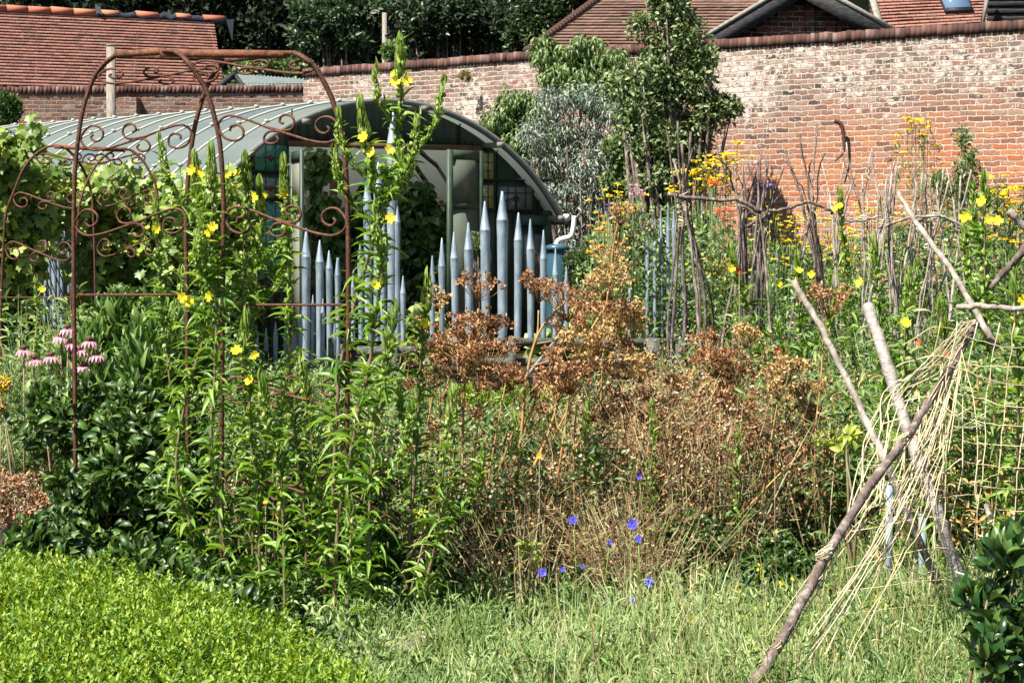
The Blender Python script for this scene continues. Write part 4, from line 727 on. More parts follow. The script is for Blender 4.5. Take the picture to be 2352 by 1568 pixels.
# --- grape vine covering the left
vb = [(30, 400, 60, 70, 19.5, .5), (20, 500, 80, 90, 19.5, .5), (110, 450, 80, 70, 20, .6), (210, 480, 90, 80, 20.5, .6), (300, 470, 80, 60, 21, .6), (380, 480, 90, 70, 21, .6), (450, 450, 70, 60, 21.5, .5), (250, 580, 120, 80, 20.6, .6), (360, 590, 110, 80, 20.8, .6), (40, 610, 60, 80, 19.6, .5), (480, 540, 70, 110, 21.3, .5), (530, 480, 50, 80, 21.3, .4), (545, 560, 40, 90, 21.3, .4), (420, 660, 110, 60, 21, .6), (20, 340, 30, 40, 19.2, .3), (55, 320, 25, 30, 19.2, .2), (510, 440, 55, 40, 21, .4), (300, 680, 130, 60, 20.6, .6), (20, 700, 60, 50, 19.6, .4)]
t = shrub('grape_vine', 'huge grape vine with big pale green lobed leaves smothering the left side', 'vine', vb, 7600, .112, 1.0, ['vine', 'vine', 'vine', 'lime'], 'vine', sub=14, spread=.42, up=-.35, twigs=60, hang=.25)
for pts in ([(60, 330), (68, 290), (84, 262), (92, 268)], [(330, 470), (318, 420), (300, 380), (306, 340)], [(420, 430), (410, 380), (385, 370), (380, 330)], [(240, 420), (262, 400), (270, 380)]): mb = MB(); mb.tube(pxcurve(pts, 18.6), .006, 4); mb.build('tendril', M['primtop'], t)
mb = MB(); 
for (x, y) in ((84, 300), (88, 282), (76, 316), (300, 386), (318, 400), (312, 418), (328, 440), (300, 372), (60, 340), (250, 405), (270, 388), (424, 400), (100, 272)):
    c = W(x, y, 18.6); k = 3; leaves(mb, c+rng.normal(size=(k, 3))*.05, rdir(k)*.4+[0, -.2, -.8], rdir(k)*.3+[-.3, -.8, .4], .12, .11, 'vine')
mb.build('foliage', M['vine'], t)
# --- pea / sweet pea mass, left foreground
pb = [(300, 760, 120, 60, 11.6, .3), (230, 850, 110, 90, 11.3, .35), (360, 850, 120, 100, 11.2, .35), (420, 770, 70, 70, 11.4, .3)]
shrub('pea_bed', 'tall bed of upright blue green pea plants inside the big arch', 'plants', pb, 3300, .10, .25, 'pea', 'lance', up=1.2, sub=16, spread=.4, twigs=60, twmat='primstem', foot=300, trunk=.005)
pb2 = [(200, 980, 150, 110, 11., .4), (340, 1000, 140, 120, 10.8, .4), (260, 1120, 170, 110, 10.7, .4), (400, 1130, 100, 120, 10.5, .3), (160, 1190, 110, 80, 10.8, .3), (330, 1260, 130, 90, 10.6, .3), (430, 1290, 90, 60, 10.4, .25), (120, 1260, 110, 60, 9.6, .3), (300, 1320, 120, 60, 9.4, .3), (450, 1370, 110, 60, 9.2, .3), (560, 1420, 70, 50, 9.0, .25)]
shrub('dark_shrub', 'dense dark green leafy shrub mass behind the box hedge on the left', 'shrub', pb2, 11000, .066, .42, ['pea', 'dkleaf', 'dkleaf'], 'broad', up=.3, sub=16, spread=.36, twigs=4, twmat='primstem', trunk=.003)
pl = [(20, 1170, 60, 60, 11.4, .3), (50, 920, 80, 70, 12.2, .4), (90, 1000, 90, 90, 12, .4), (30, 1080, 60, 70, 12, .4), (130, 910, 60, 50, 12.3, .3)]
shrub('fine_herb', 'feathery light green herbs at the left edge under the coneflowers', 'plants', pl, 6500, .045, .16, ['weed', 'grass', 'midgreen'], 'lance', up=.8, twigs=40, twmat='primstem', sub=14, trunk=.003)
shrub('orange_flowerhead', 'pale orange fluffy flower head at the left edge', 'flower', [(4, 890, 26, 26, 11.5), (0, 930, 16, 24, 11.5)], 500, .03, .3, ['mustard', 'straw', 'straw'], 'lance', twigs=3, twmat='primstem')
for i, (x, y, l) in enumerate(((155, 752, 'pink coneflower, upper left of the dense cluster beside the arch leg'), (185, 800, 'pink coneflower at the right of the cluster by the arch leg'), (165, 785, 'pink coneflower in the centre of the cluster by the arch leg'), (55, 800, 'pink coneflower with drooping petals, farthest left'), (118, 815, 'pink coneflower between the farthest left one and the cluster'), (78, 822, 'low pink coneflower near the left edge'), (222, 812, 'pink coneflower farthest right of the cluster'), (190, 838, 'lowest small magenta coneflower under the cluster'), (205, 780, 'faded pink coneflower above the rightmost one'), (140, 770, 'pink coneflower just left of the rear arch leg'))):
    d = 11.; c = W(x, y, d); t = thing('coneflower', l, 'flower', (c[0], c[1], 0), 'pink coneflowers'); mb = MB(); mb.tube([(c[0]+.02, c[1], 0), (c[0], c[1], c[2]*.5), c], .004, 4); mb.build('stem', M['primstem'], t)
    mb = MB(); mb.lathe(c, [(.006, -.005), (.018, 0), (.016, .012), (0, .022)], 8); mb.build('cone', M['cone'], t)
    a = np.arange(13)*6.283/13; mb = MB(); rad = np.stack([np.cos(a), np.sin(a), -.75+0*a], 1); leaves(mb, c+rad*.012, rad, [0, 0, 1]+rad*.2, .048, .014, 'lance'); mb.build('petals', M['pink'], t)
# --- dry seed head bed in the middle (nobody could count it)
def zone(n, x0, x1, d0, d1): 
    d = d0+(d1-d0)*rng.random(n); x = x0+(x1-x0)*rng.random(n); return (x-CX)*d/F, d, x
def topz(x, d): return .66+.10*np.sin(x*.011+d)+.09*np.sin(x*.023+2*d)-.04*(d-10.3)
def stalks(mb, n, x0, x1, d0, d1, ztop, tilt=.16, wave=.12, clus=0):
    """upright leaning stalks; returns base, tip and pixel column"""
    if clus:
        cX, cD, cp = zone(clus, x0, x1, d0, d1); cz = 1-wave+2*wave*rng.random(clus); ct = rng.normal(size=(clus, 2))*tilt*.8; i = rng.integers(0, clus, n)
        X, Dp, px = cX[i]+rng.normal(size=n)*.03, cD[i]+rng.normal(size=n)*.03, cp[i]; tl = ct[i]+rng.normal(size=(n, 2))*tilt*.8; zz = cz[i]
    else: X, Dp, px = zone(n, x0, x1, d0, d1); tl = rng.normal(size=(n, 2))*tilt; zz = 1-wave+2*wave*rng.random(n)
    H = ztop(px, Dp)*zz*(.8+.3*rng.random(n)); B = np.stack([X, Dp, 0*X], 1); T = B+np.stack([tl[:, 0]*H, tl[:, 1]*H, H], 1); return B, T, px
def along(B, T, k, lo, hi, sp, p=1.):
    n = len(B); i = np.repeat(np.arange(n), k); f = lo+(hi-lo)*rng.random(n*k)**p; L_ = np.linalg.norm(T-B, axis=1)[i]
    P = B[i]+(T-B)[i]*f[:, None]+rng.normal(size=(n*k, 3))*[sp, sp, sp*.6]*(.3+.9*f[:, None]); P[:, 2] = np.maximum(P[:, 2], .01); return i, P
mb = MB(); ht = lambda x, d: np.interp(x, [560, 800, 1000, 1150, 1320, 1480, 1650, 1800, 1900, 1960], [.60, .68, .64, .62, .68, .84, .96, .92, .80, .45])
B, T, px = stalks(mb, 3300, 560, 1930, 10.05, 13., ht, .17, .2, 250); n = len(B); by = np.clip((px-800)/1000+.14, .08, .72); pat = .5+.5*np.sin(px*.019+B[:, 1]*3.1)*np.sin(px*.0083+B[:, 1]*1.7+1); brn = (.45*rng.random(n)+.55*(1-pat)) < by
k = rng.random(n) < .5; lo = B+(T-B)*.35; leaves(mb, lo[k], (T-lo)[k], rdir(int(k.sum()))*.3+[0, -1, 0], np.linalg.norm((T-lo)[k], axis=1), .0055, 'blade', 0)
i, P = along(B, T, 3, .5, .95, .015); m_ = len(P); leaves(mb, P, rng.normal(size=(m_, 3))*[.8, .5, .4]+[.1, 0, .9], rdir(m_), .05+.13*rng.random(m_), .0036, 'blade', 0)
i, P = along(B[~brn], T[~brn], 17, .15, 1.02, .028, .6); m_ = len(P); leaves(mb, P, rdir(m_)+[0, 0, .45], rdir(m_)*.7+[-.2, -.4, .6], .055*(.4+1.0*rng.random(m_)), .018, 'lance', 1)
i, P = along(B[brn], T[brn], 5, .05, .6, .03); m_ = len(P); leaves(mb, P, rdir(m_)+[0, 0, .45], rdir(m_)*.7+[-.2, -.4, .6], .045*(.4+1.0*rng.random(m_)), .015, 'lance', 4)
i, P = along(B[brn], T[brn], 13, .45, 1.03, .026, .8); m_ = len(P); leaves(mb, P, rdir(m_)+[0, 0, .2], rdir(m_), .020*(.4+1.2*rng.random(m_)), .011, 'oval', 2)
pk = rng.random(n) < .52; i, P = along(B[pk], T[pk], 2, .78, 1.04, .03); m_ = len(P); leaves(mb, P, rng.normal(size=(m_, 3))*.4+[0, 0, 1], rdir(m_), .020*(.6+.7*rng.random(m_)), .016, 'pod', 3)
B2, T2, p2_ = stalks(mb, 1900, 560, 1930, 9.35, 10.3, lambda x, d: .16+0*x, .3, .4); i, P = along(B2, T2, 9, .1, 1, .03); m_ = len(P); leaves(mb, P, rdir(m_)+[0, 0, .45], rdir(m_)*.7+[-.2, -.4, .6], .045*(.4+1.0*rng.random(m_)), .017, 'lance', np.where(rng.random(m_) < .7, 4, 1))
# twiggy pale tangle around the cornflowers
B3, T3, p3_ = stalks(mb, 300, 1150, 1540, 9.5, 10.2, lambda x, d: .48+0*x, .5, .3, 24); leaves(mb, B3+[0, 0, .05], T3-B3, rdir(len(B3))*.3+[0, -1, 0], np.linalg.norm(T3-B3, axis=1)*.95, .005, 'blade', 0)
i, P = along(B3, T3, 12, .3, 1.05, .035); m_ = len(P); leaves(mb, P, rdir(m_)+[.2, 0, .5], rdir(m_), .05+.05*rng.random(m_), .0035, 'blade', 0); i, P = along(B3, T3, 7, .5, 1.05, .035); m_ = len(P); leaves(mb, P, rdir(m_), rdir(m_), .014, .011, 'oval', 2)
setp(mb.build('seedhead_bed', [M['drystem'], M['midgreen'], M['brown'], M['seedpod'], M['dkleaf']]), 'tangled bed of dry brown seed heads, thin stems and small green leaves in the middle', 'dry plants', kind='stuff')
# --- wild weeds and grass in the foreground
mb = MB(); nc = 1050; X, Dp, px = zone(nc, 790, 2420, 6.7, 11.2); k = ~((px < 1020) & (Dp < 7.7)) & ~((px > 950) & (px < 1920) & (Dp > 9.2+.2*np.sin(px*.013)+.2*np.sin(px*.031))); X, Dp, px = X[k], Dp[k], px[k]; nc = len(X); ch = np.interp(px, [800, 1100, 1500, 2400], [.14, .20, .24, .27])*(.3+1.15*rng.random(nc)**1.3); ctyp = rng.random(nc); cl = rng.normal(size=(nc, 2))*.22
n = 30000; i = rng.integers(0, nc, n); w_ = rng.normal(size=(n, 2)); leaves(mb, np.stack([X[i]+w_[:, 0]*.03, Dp[i]+w_[:, 1]*.03, np.zeros(n)], 1), np.stack([w_[:, 0]*.28+cl[i, 0], w_[:, 1]*.28+cl[i, 1], np.ones(n)], 1), rng.normal(size=(n, 3))*.5+[0, -1, .3], ch[i]*(.5+.8*rng.random(n)), .0062, 'blade', 0, np.clip(ctyp[i]*.7+.3*rng.random(n), 0, 1))
n = 34000; i = rng.integers(0, nc, n); w_ = rng.normal(size=(n, 2))*.05; f = rng.random(n)**.5; leaves(mb, np.stack([X[i]+w_[:, 0]+cl[i, 0]*f*ch[i], Dp[i]+w_[:, 1], ch[i]*f], 1), rng.normal(size=(n, 3))*[.7, .7, .5]+[0, 0, .6], rdir(n)*.6+[-.2, -.4, .5], .050*(.35+.9*rng.random(n)), .0095, 'lance', 1, np.clip(ctyp[i]*.6+.4*rng.random(n), 0, 1))
n = 500; i = rng.integers(0, nc, n); i = i[px[i] > 1200]; n = len(i); leaves(mb, np.stack([X[i], Dp[i], np.zeros(n)], 1), rng.normal(size=(n, 3))*[.12, .12, .1]+[0, 0, 1], rng.normal(size=(n, 3))*.3+[0, -1, 0], .3+.22*rng.random(n), .004, 'blade', 2)
setp(mb.build('wild_grass', [M['grass'], M['weed'], M['drystem']]), 'fine tangled grass and weeds carpeting the bottom right', 'grass', kind='stuff')
# --- general low planting further back
mb = MB()
for (x0, x1, d0, d1, zt, n, L, mats_) in ((420, 1000, 12, 18, .42, 6000, .07, 1), (1000, 1560, 14, 18.2, .2, 3200, .06, 1), (1560, 1760, 12, 16, .35, 2200, .07, 2), (1760, 2360, 11.5, 17, .6, 9500, .075, 2), (-80, 420, 13, 19, .55, 5000, .07, 1), (1300, 2300, 17, 24, .22, 5000, .07, 2), (1720, 2300, 18, 24, .6, 4500, .08, 2), (2000, 2400, 10, 13, .4, 5000, .06, 0), (-60, 900, 8.2, 10.6, .16, 5200, .05, 1), (2080, 2400, 11, 14, .85, 3000, .06, 0)):
    X, Dp, px = zone(n, x0, x1, d0, d1); H = zt*(1-rng.random(n)**2)*(.8+.3*np.sin(px*.02+Dp*2)); leaves(mb, np.stack([X, Dp, H], 1), rdir(n)+[0, 0, .6], rdir(n)*.6+[-.2, -.4, .6], L*(.5+.9*rng.random(n)), L*.3, 'broad', rng.integers(0, 3, n) if mats_ == 1 else (np.where(rng.random(n) < .25, 2, 1) if mats_ else np.where(rng.random(n) < .6, 3, 1)))
for (n, x0, x1, d0, d1, z, L_, per, m1) in ((700, 1740, 2380, 12.5, 16., .9, .085, 15, 1), (230, 2080, 2400, 10.2, 12.5, .9, .10, 12, 0), (420, 2080, 2400, 10.0, 12.5, .8, .06, 8, 3), (420, 1880, 2120, 10.8, 13, .72, .09, 14, 0), (900, 420, 1010, 12.2, 16, .60, .07, 13, 0), (260, 1000, 1650, 16, 18, .24, .05, 13, 2), (700, 420, 1000, 17, 23, .36, .06, 12, 2), (420, 1700, 2400, 18, 22, .8, .08, 14, 1), (500, 60, 470, 12.8, 17, .95, .09, 13, 0)):
    B, T, px = stalks(mb, n, x0, x1, d0, d1, lambda x, d: z+0*x, .16, .3, n//8); i, P = along(B, T, per, .15, 1.02, .02, .8); m_ = len(P); f = rng.random(m_)*6.28
    leaves(mb, P, np.stack([np.cos(f), np.sin(f), .4+.5*rng.normal(size=m_)], 1), rdir(m_)*.4+[-.1, -.2, .8], L_*(.5+.9*rng.random(m_)), L_*.24, 'lance', {0: 0, 3: np.where(rng.random(m_) < .6, 3, 0), 1: np.where(rng.random(m_) < .5, 0, 1), 2: np.where(rng.random(m_) < .5, 2, 0)}[m1]); leaves(mb, B, T-B, rdir(len(B))*.3+[0, -1, 0], np.linalg.norm(T-B, axis=1), .007, 'blade', np.where(rng.random(len(B)) < .25, 3, 2))
setp(mb.build('mixed_planting', [M['midgreen'], M['dkleaf'], M['weed'], M['straw']]), 'mixed green planting filling the beds behind', 'plants', kind='stuff')
# --- dried umbels
def umbel(t, c, hub, rx, ry, n, g, mats=('brown',), tilt=(0, 0), stem=.003):
    mb = MB(); sm = MB(); c = np.asarray(c); hub = hub+(c-hub)*.25
    for k in range(n):
        a = g.random()*6.283; r_ = math.sqrt(g.random())*(.8+.4*g.random()); e = c+np.array([rx*r_*math.cos(a), ry*r_*math.sin(a), g.normal()*.022+tilt[0]*rx*r_*math.cos(a)-.05*r_*r_*rx*2])
        sm.tube([hub, (hub+e)/2+[0, 0, -.012], e], [.0022, .0015, .0011], 3)
        q = 17; u = rdir(q); R_ = .017+.016*g.random(); pos = e+u*[R_, R_, R_*.5]*(.4+.7*g.random((q, 1))); leaves(mb, pos, rdir(q)+[0, 0, .4], rdir(q), .010+.009*g.random(q), .0085, 'chip', 0)
    mb.build('umbel', M[mats[0]], t); sm.build('rays', M['gold'], t)
UM = [('dried brown umbel plant, stacked flat brown heads in front of the tall middle pipes', [(1054, 1340), (1058, 1200), (1062, 1050), (1066, 900), (1080, 760)], 9.9, .009, [(1098, 643, 46, 'brown', 10, 0), (1095, 728, 72, 'brown', 26, 0), (1060, 775, 62, 'brown', 20, -.1), (1120, 790, 60, 'brown', 20, .05), (1045, 820, 52, 'brown', 14, 0), (1100, 850, 50, 'straw', 14, 0), (1010, 785, 30, 'brown', 8, 0)]),
 ('dried umbel plant with a long sloping brown head crossing in front of the right pipes', [(1160, 1240), (1195, 1017), (1210, 863), (1240, 760), (1300, 690)], 9.8, .009, [(1235, 645, 48, 'brown', 12, -.35), (1310, 675, 66, 'brown', 18, -.30), (1390, 705, 48, 'brown', 14, -.35), (1300, 735, 40, 'brown', 10, 0)]),
 ('golden stemmed umbel plant leaning right, straw coloured heads before the lettuce', [(1140, 1300), (1175, 1180), (1251, 1017), (1290, 900), (1345, 780), (1400, 690)], 9.7, .010, [(1350, 760, 62, 'straw', 22, .1), (1420, 705, 55, 'brown', 14, -.1), (1440, 745, 50, 'straw', 14, .1), (1405, 620, 30, 'straw', 8, 0)]),
 ('dry umbel plant with a dark tight brown cluster low in the centre', [(1240, 1300), (1280, 1100), (1300, 960), (1310, 880)], 9.6, .007, [(1300, 850, 55, 'brown', 26, 0), (1330, 820, 40, 'straw', 12, 0), (1280, 880, 40, 'brown', 12, 0)]),
 ('upright golden dry umbel plant right of the centre', [(1380, 1330), (1382, 1100), (1381, 900), (1390, 760), (1410, 560), (1430, 480)], 10.4, .006, [(1400, 640, 50, 'straw', 14, 0), (1430, 480, 34, 'straw', 10, 0), (1400, 570, 36, 'straw', 8, 0), (1440, 820, 50, 'straw', 18, 0)]),
 ('dry umbel plant with a dark brown bushy head in front of the first bean poles', [(1640, 1330), (1650, 1150), (1655, 1000), (1660, 860)], 10., .007, [(1650, 815, 52, 'brown', 26, 0), (1690, 850, 44, 'brown', 18, 0), (1620, 780, 30, 'brown', 8, 0), (1670, 900, 48, 'brown', 18, 0)]),
 ('dry umbel plant with golden fluffy heads right of the dark bushy one', [(1873, 1300), (1873, 1007), (1885, 880), (1895, 700)], 9.9, .006, [(1900, 675, 56, 'brown', 16, -.1), (1800, 840, 44, 'straw', 22, .2), (1850, 890, 40, 'straw', 16, .3), (1905, 1010, 30, 'lime', 8, 0), (1710, 765, 28, 'straw', 10, 0)]),
 ('low mass of dark brown dry heads beneath the bean poles', [(1600, 1340), (1600, 1150), (1590, 1020)], 10.2, .006, [(1560, 1010, 62, 'brown', 26, 0), (1640, 1000, 62, 'brown', 26, 0), (1720, 1040, 62, 'brown', 26, 0), (1780, 980, 50, 'brown', 16, 0), (1500, 960, 40, 'brown', 10, 0)])]
for i, (lab, st, d, r0, heads) in enumerate(UM):
    d += .75; heads = [(x, y, w*1.15, m_, int(n*1.25), tl) for x, y, w, m_, n, tl in heads]
    g_ = np.random.default_rng(i); P = pxcurve(st, d, 6)[::-1]; b0 = W(st[0][0], 0, d); P = np.vstack([[[b0[0]-.03, d, 0]], P]); t = thing('dried_umbel_plant', lab, 'dried plant', (b0[0], d, 0), 'dried brown umbels') 
    P = np.vstack([[[b0[0]-.03, d, 0]], pxcurve(st, d, 6)]); mb = MB(); mb.tube(P, np.linspace(r0, r0*.55, len(P)), 6); mb.build('stem', M['gold'], t)
    for j, (x, y, w, m_, n, tl) in enumerate(heads):
        c = W(x, y, d+(j % 3-1)*.12); rx = w*d/F; hub = W(x+g_.normal()*6, y+w*.9+18, d+.02); tgt = P[np.argmin(np.linalg.norm(P-hub-[0, 0, -.12], axis=1))]
        mb = MB(); mb.tube(catmull([tgt, (tgt+hub)/2+[(hub-tgt)[0]*.2, 0, -.01], hub], 4), r0*.42, 5); mb.build('branch', M['gold'], t); umbel(t, c, hub, rx, rx*.7, int(n*1.6), g_, (m_,), (tl, 0))
# fans of thin golden side stalks with small dry heads
fan = [(1000, 1180, 985, 800), (1020, 1230, 1010, 690), (1075, 1240, 1130, 760), (1120, 1250, 1165, 860), (1150, 1260, 1270, 820), (1185, 1250, 1330, 720), (1205, 1260, 1385, 790), (1250, 1250, 1420, 850), (1290, 1230, 1455, 720), (1330, 1230, 1350, 850), (1400, 1240, 1470, 860), (1450, 1220, 1430, 930), (1560, 1200, 1530, 930), (1600, 1230, 1660, 930), (1690, 1230, 1640, 890), (1740, 1240, 1790, 900), (1800, 1240, 1850, 950), (950, 1200, 1000, 870), (1500, 1200, 1560, 880)]
fan_where = ['behind the leftmost primrose leaves of the dry bed', 'under the left stacked brown head', 'right under the stacked brown heads', 'below the timber post', 'leaning to the sloping brown head', 'leaning far right under the sloping head', 'bent towards the pale lettuces', 'leaning beneath the straw coloured heads', 'reaching up between the straw coloured heads', 'upright between two leaning stalks', 'beside the upright golden umbel', 'just right of the upright golden umbel', 'below the slender silver pipes', 'at the left foot of the first bean poles', 'under the dark bushy head', 'right of the dark bushy head', 'near the pale birch pole', 'leftmost, by the primroses', 'between the golden umbel and first bean poles']
for i, (xb, yb, xt, yt) in enumerate(fan):
    g_ = np.random.default_rng(50+i); d = 10.35+.5*g_.random(); top = W(xt, yt, d); b0 = W(xb-(xt-xb)*.3, 0, d); b0[2] = 0; t = thing('dry_umbel_stalk', 'thin golden stalk, small brown head, '+fan_where[i], 'dried plant', b0, 'thin golden dry stalks')
    P = catmull([b0, (b0+top)/2+[(b0-top)[0]*.12+g_.normal()*.02, 0, 0], top], 7); mb = MB(); mb.tube(P, np.linspace(.0062, .003, len(P)), 5)
    mb.build('stem', M['gold'], t)
    umbel(t, top+[0, 0, .02], top-[0, 0, .06], .05+.045*g_.random(), .05, 12+int(8*g_.random()), g_, ('brown' if g_.random() < .6 else 'straw',), (g_.normal()*.2, 0))
    for q in range(2):
        j = int(len(P)*(.62+.14*q)); tp = P[j]+np.array([g_.choice([-1, 1])*(.06+.06*g_.random()), g_.normal()*.02, .12+.08*g_.random()]); mb = MB(); mb.tube(catmull([P[j], (P[j]+tp)/2+[(tp-P[j])[0]*.2, 0, -.01], tp], 3), .002, 4); mb.build('branch', M['gold'], t); umbel(t, tp, tp-[0, 0, .03], .035, .035, 7, g_, ('brown',))
# separate golden stalks in the seed bed
for i, (pts, l) in enumerate((([(1027, 1290), (1030, 1150), (1034, 1017), (1040, 920)], 'leftmost thin golden dry stalk'), ([(1316, 1500), (1319, 1330), (1320, 1200), (1318, 1017), (1325, 930)], 'straight pinkish brown stalk rising through the cornflowers'), ([(1640, 1250), (1760, 1120), (1840, 1040)], 'pale dry stalk slanting up to the right'), ([(1100, 1240), (1140, 1100), (1190, 960)], 'reddish golden stalk slanting behind the centre'))):
    P = pxcurve(pts, 10.3, 5); P = np.vstack([[[P[0][0], 10.3, 0]], P]); mb = MB(); mb.tube(P, np.linspace(.007, .004, len(P)), 6); setp(mb.build('dry_stalk', M['gold']), l+' in the brown seed bed', 'dry stalk', 'dry golden stalks')
shrub('dry_bush', 'clump of brown dry seed heads at the left edge above the hedge', 'dried plant', [(30, 1110, 50, 40, 10.6, .2), (50, 1190, 60, 50, 10.5, .2), (0, 1150, 40, 60, 10.5, .2)], 2600, .02, .6, ['brown', 'brown', 'seedpod'], 'oval', twigs=40, twmat='bark', trunk=.003)
# leafy dark shrubs at the shaded foot of the bed
for (x, y, rx, ry, d, l) in ((1600, 1270, 110, 90, 10.0, 'dark leafy low bush at the shaded right end of the dry bed'), (1790, 1300, 70, 70, 10.1, 'dark leafy low bush beside the foot of the netting poles'), (1020, 1330, 90, 60, 9.9, 'dark small leaved bush at the left foot of the dry bed'), (880, 1250, 80, 110, 10.0, 'leafy dark bush among the primrose stems left of the dry bed')):
    shrub('low_bush', l, 'bush', [(x, y, rx, ry, d, .2)], 1500, .038, .45, ['pea', 'dkleaf', 'dkleaf'], 'broad', up=.3, twigs=10, twmat='primstem', trunk=.003)
for (pts, l) in (([(1497, 935), (1500, 1010), (1496, 1100), (1500, 1200)], 'feathery green stalk in the middle of the dry bed'), ([(1045, 900), (1040, 1000), (1046, 1120), (1040, 1250)], 'leafy green stalk with a yellow green top by the brown umbels'), ([(1180, 960), (1190, 1060), (1184, 1180)], 'leafy green stalk under the leaning brown umbel'), ([(1700, 1000), (1690, 1100), (1695, 1200)], 'leafy green stalk low among the brown seed heads'), ([(930, 950), (936, 1050), (930, 1150)], 'thin leafy stalk left of the brown seed heads'), ([(1350, 930), (1345, 1030), (1352, 1140)], 'leafy green stalk beside the upright golden umbel')):
    primrose(l, pts, 10.15, [], dens=.95, Ls=.75, seed=int(pts[0][0]), name='green_stalk', group='leafy green stalks in the dry bed', r0=.005)
# cornflowers
for i, (x, y, s, l) in enumerate(((1316, 1194, 11, 'blue cornflower on the straight brown stalk'), (1452, 1203, 12, 'blue cornflower at the upper right'), (1245, 1313, 10, 'blue cornflower farthest left of the bright ones'), (1490, 1335, 12, 'blue cornflower farthest right, facing up'), (1446, 1377, 14, 'largest blue cornflower, low on the right'), (1466, 1237, 8, 'dark blue cornflower in shade just under the upper right one'), (1170, 1431, 9, 'pale lilac blue cornflower, lowest and near the bottom left'), (1468, 1094, 7, 'small blue cornflower, highest of all'), (1400, 1246, 6, 'small faded blue cornflower between the two upper ones'), (1292, 1307, 6, 'small dull blue cornflower beside the left bright one'), (1338, 1300, 5, 'tiny blue cornflower bud under the stalk'), (1578, 1397, 6, 'tiny blue cornflower at the right end near the weeds'))):
    d = 9.3 if y > 1150 else 10.0; c = W(x, y, d); t = thing('cornflower', l, 'flower', (c[0], c[1], 0), 'blue cornflowers'); mb = MB(); mb.tube([(c[0]+rng.normal()*.05, c[1]+.05, 0), (c[0]+rng.normal()*.02, c[1]+.02, c[2]*.6), c], .0022, 4); mb.build('stem', M['primtop'], t)
    rad = s*1.1*d/F; mb = MB(); k = 10; a = np.arange(k)*6.283/k; ax = np.array([-.1, -1, .3]); r2 = np.stack([np.cos(a), .25*np.sin(a), np.sin(a)], 1)
    leaves(mb, np.repeat(c[None], k, 0), r2+[0, -.35, 0], np.tile(ax, (k, 1)), rad*(.8+.4*rng.random(k)), rad*.5, 'chip'); r2 = np.stack([np.cos(a+.3), .25*np.sin(a+.3), np.sin(a+.3)], 1); leaves(mb, np.repeat(c[None], k, 0), r2*.7+[0, -1, 0], np.tile(ax, (k, 1)), rad*.6, rad*.2, 'lance'); mb.build('petals', M['blue'], t)
    mb = MB(); mb.lathe(c+[0, .01, -.012], [(.003, -.012), (.007, 0), (.005, .01)], 6); mb.build('bud_cup', M['pea'], t)
# small bright flowers low down
def dots(name, label, cat, pts, d, rad, mat, grp=None, n=5):
    g_ = np.random.default_rng(len(pts))
    for i, (x, y, l) in enumerate(pts):
        c = W(x, y, d); t = thing(name, l, cat, (c[0], c[1], 0), grp); mb = MB(); mb.tube([(c[0]+.02, c[1]+.04, 0), (c[0], c[1]+.01, c[2]*.6), c], .0025, 4); mb.build('stem', M['primstem'], t); flower4(t, c, rad, M[mat], g_, n, .2)
dots('marigold', '', 'flower', [(638, 1184, 'orange marigold low in front of the red stemmed primrose'), (893, 1386, 'small orange marigold at the bottom near the hedge end'), (1239, 1046, 'single orange yellow marigold in the dry bed centre'), (1780, 1076, 'orange marigold on the right of the dry bed'), (627, 1040, 'orange marigold left of the dry bed'), (610, 1150, 'dull orange marigold half hidden on the left'), (800, 815, 'tiny orange flower beside the right arch leg'), (945, 1030, 'faded orange flower left of the golden stalks')], 9.75, .015, 'orange', 'orange marigolds', 7)
dots('nasturtium', '', 'flower', [(712, 917, 'red nasturtium near the left arch scroll'), (815, 945, 'red orange nasturtium right of the arch leg'), (655, 920, 'coral nasturtium below the timber rail'), (1698, 622, 'pale red nasturtium by the bean poles'), (2110, 787, 'red nasturtium left of the netting'), (2175, 812, 'bright red nasturtium beside the crossing pole'), (1735, 905, 'crimson flower low among the bean poles'), (1788, 806, 'magenta flower by the tall pole foot')], 12.4, .02, 'red', 'red nasturtiums', 5)
mb = MB()
for k in range(60):
    x = 1560+rng.random()*760; y = 1290+rng.random()*230; d = 9054/(y-500+110); c = W(x, y, d); 
    for q in range(4): leaves(mb, c[None]+rng.normal(size=(1, 3))*.012, rdir(1)*.5+[0, -.3, .5], [[0, -1, .5]], .016, .013, 'disc')
    mb.tube([c, c*[1, 1, .3]], .0016, 3)
setp(mb.build('charlock', M['yellow']), 'tiny yellow weed flowers scattered over the grass', 'flowers', kind='stuff')
# lettuce and marrow leaves behind the pipes
for (x, y, rx, ry, d, m_, l) in ((1400, 742, 80, 18, 25.5, 'lime', 'pale yellow green lettuces behind the right pipes'), (1650, 742, 60, 22, 26, 'lime', 'yellow green marrow leaves between the bean poles'), (1660, 712, 55, 14, 27.5, 'weed', 'mid green marrow leaves behind the yellow ones'), (950, 765, 60, 22, 25.3, 'weed', 'bright green leaves between the two pipe screens'), (930, 830, 60, 16, 24.8, 'lime', 'yellow green leaves under the timber rail'), (1300, 810, 110, 16, 25, 'weed', 'green leaves glimpsed under the middle rail')):
    shrub('vegetable_bed', l, 'vegetables', [(x, y, rx, ry, d, .4)], 330, .17, .9, m_, 'broad', up=.4, twigs=4, twmat='primstem')
# yellowed leaves in the bed
for (x, y, l) in ((975, 1190, 'yellowing leaf cluster on the left of the dry bed'), (1215, 1278, 'pale yellow wilting leaf in the centre of the dry bed'), (1945, 1010, 'yellow lobed leaf behind the netting foot')):
    shrub('yellowed_plant', l, 'plant', [(x, y, 26, 26, 9.5)], 45, .05, .45, 'lime', 'broad', twigs=3, twmat='primstem', hang=.2)
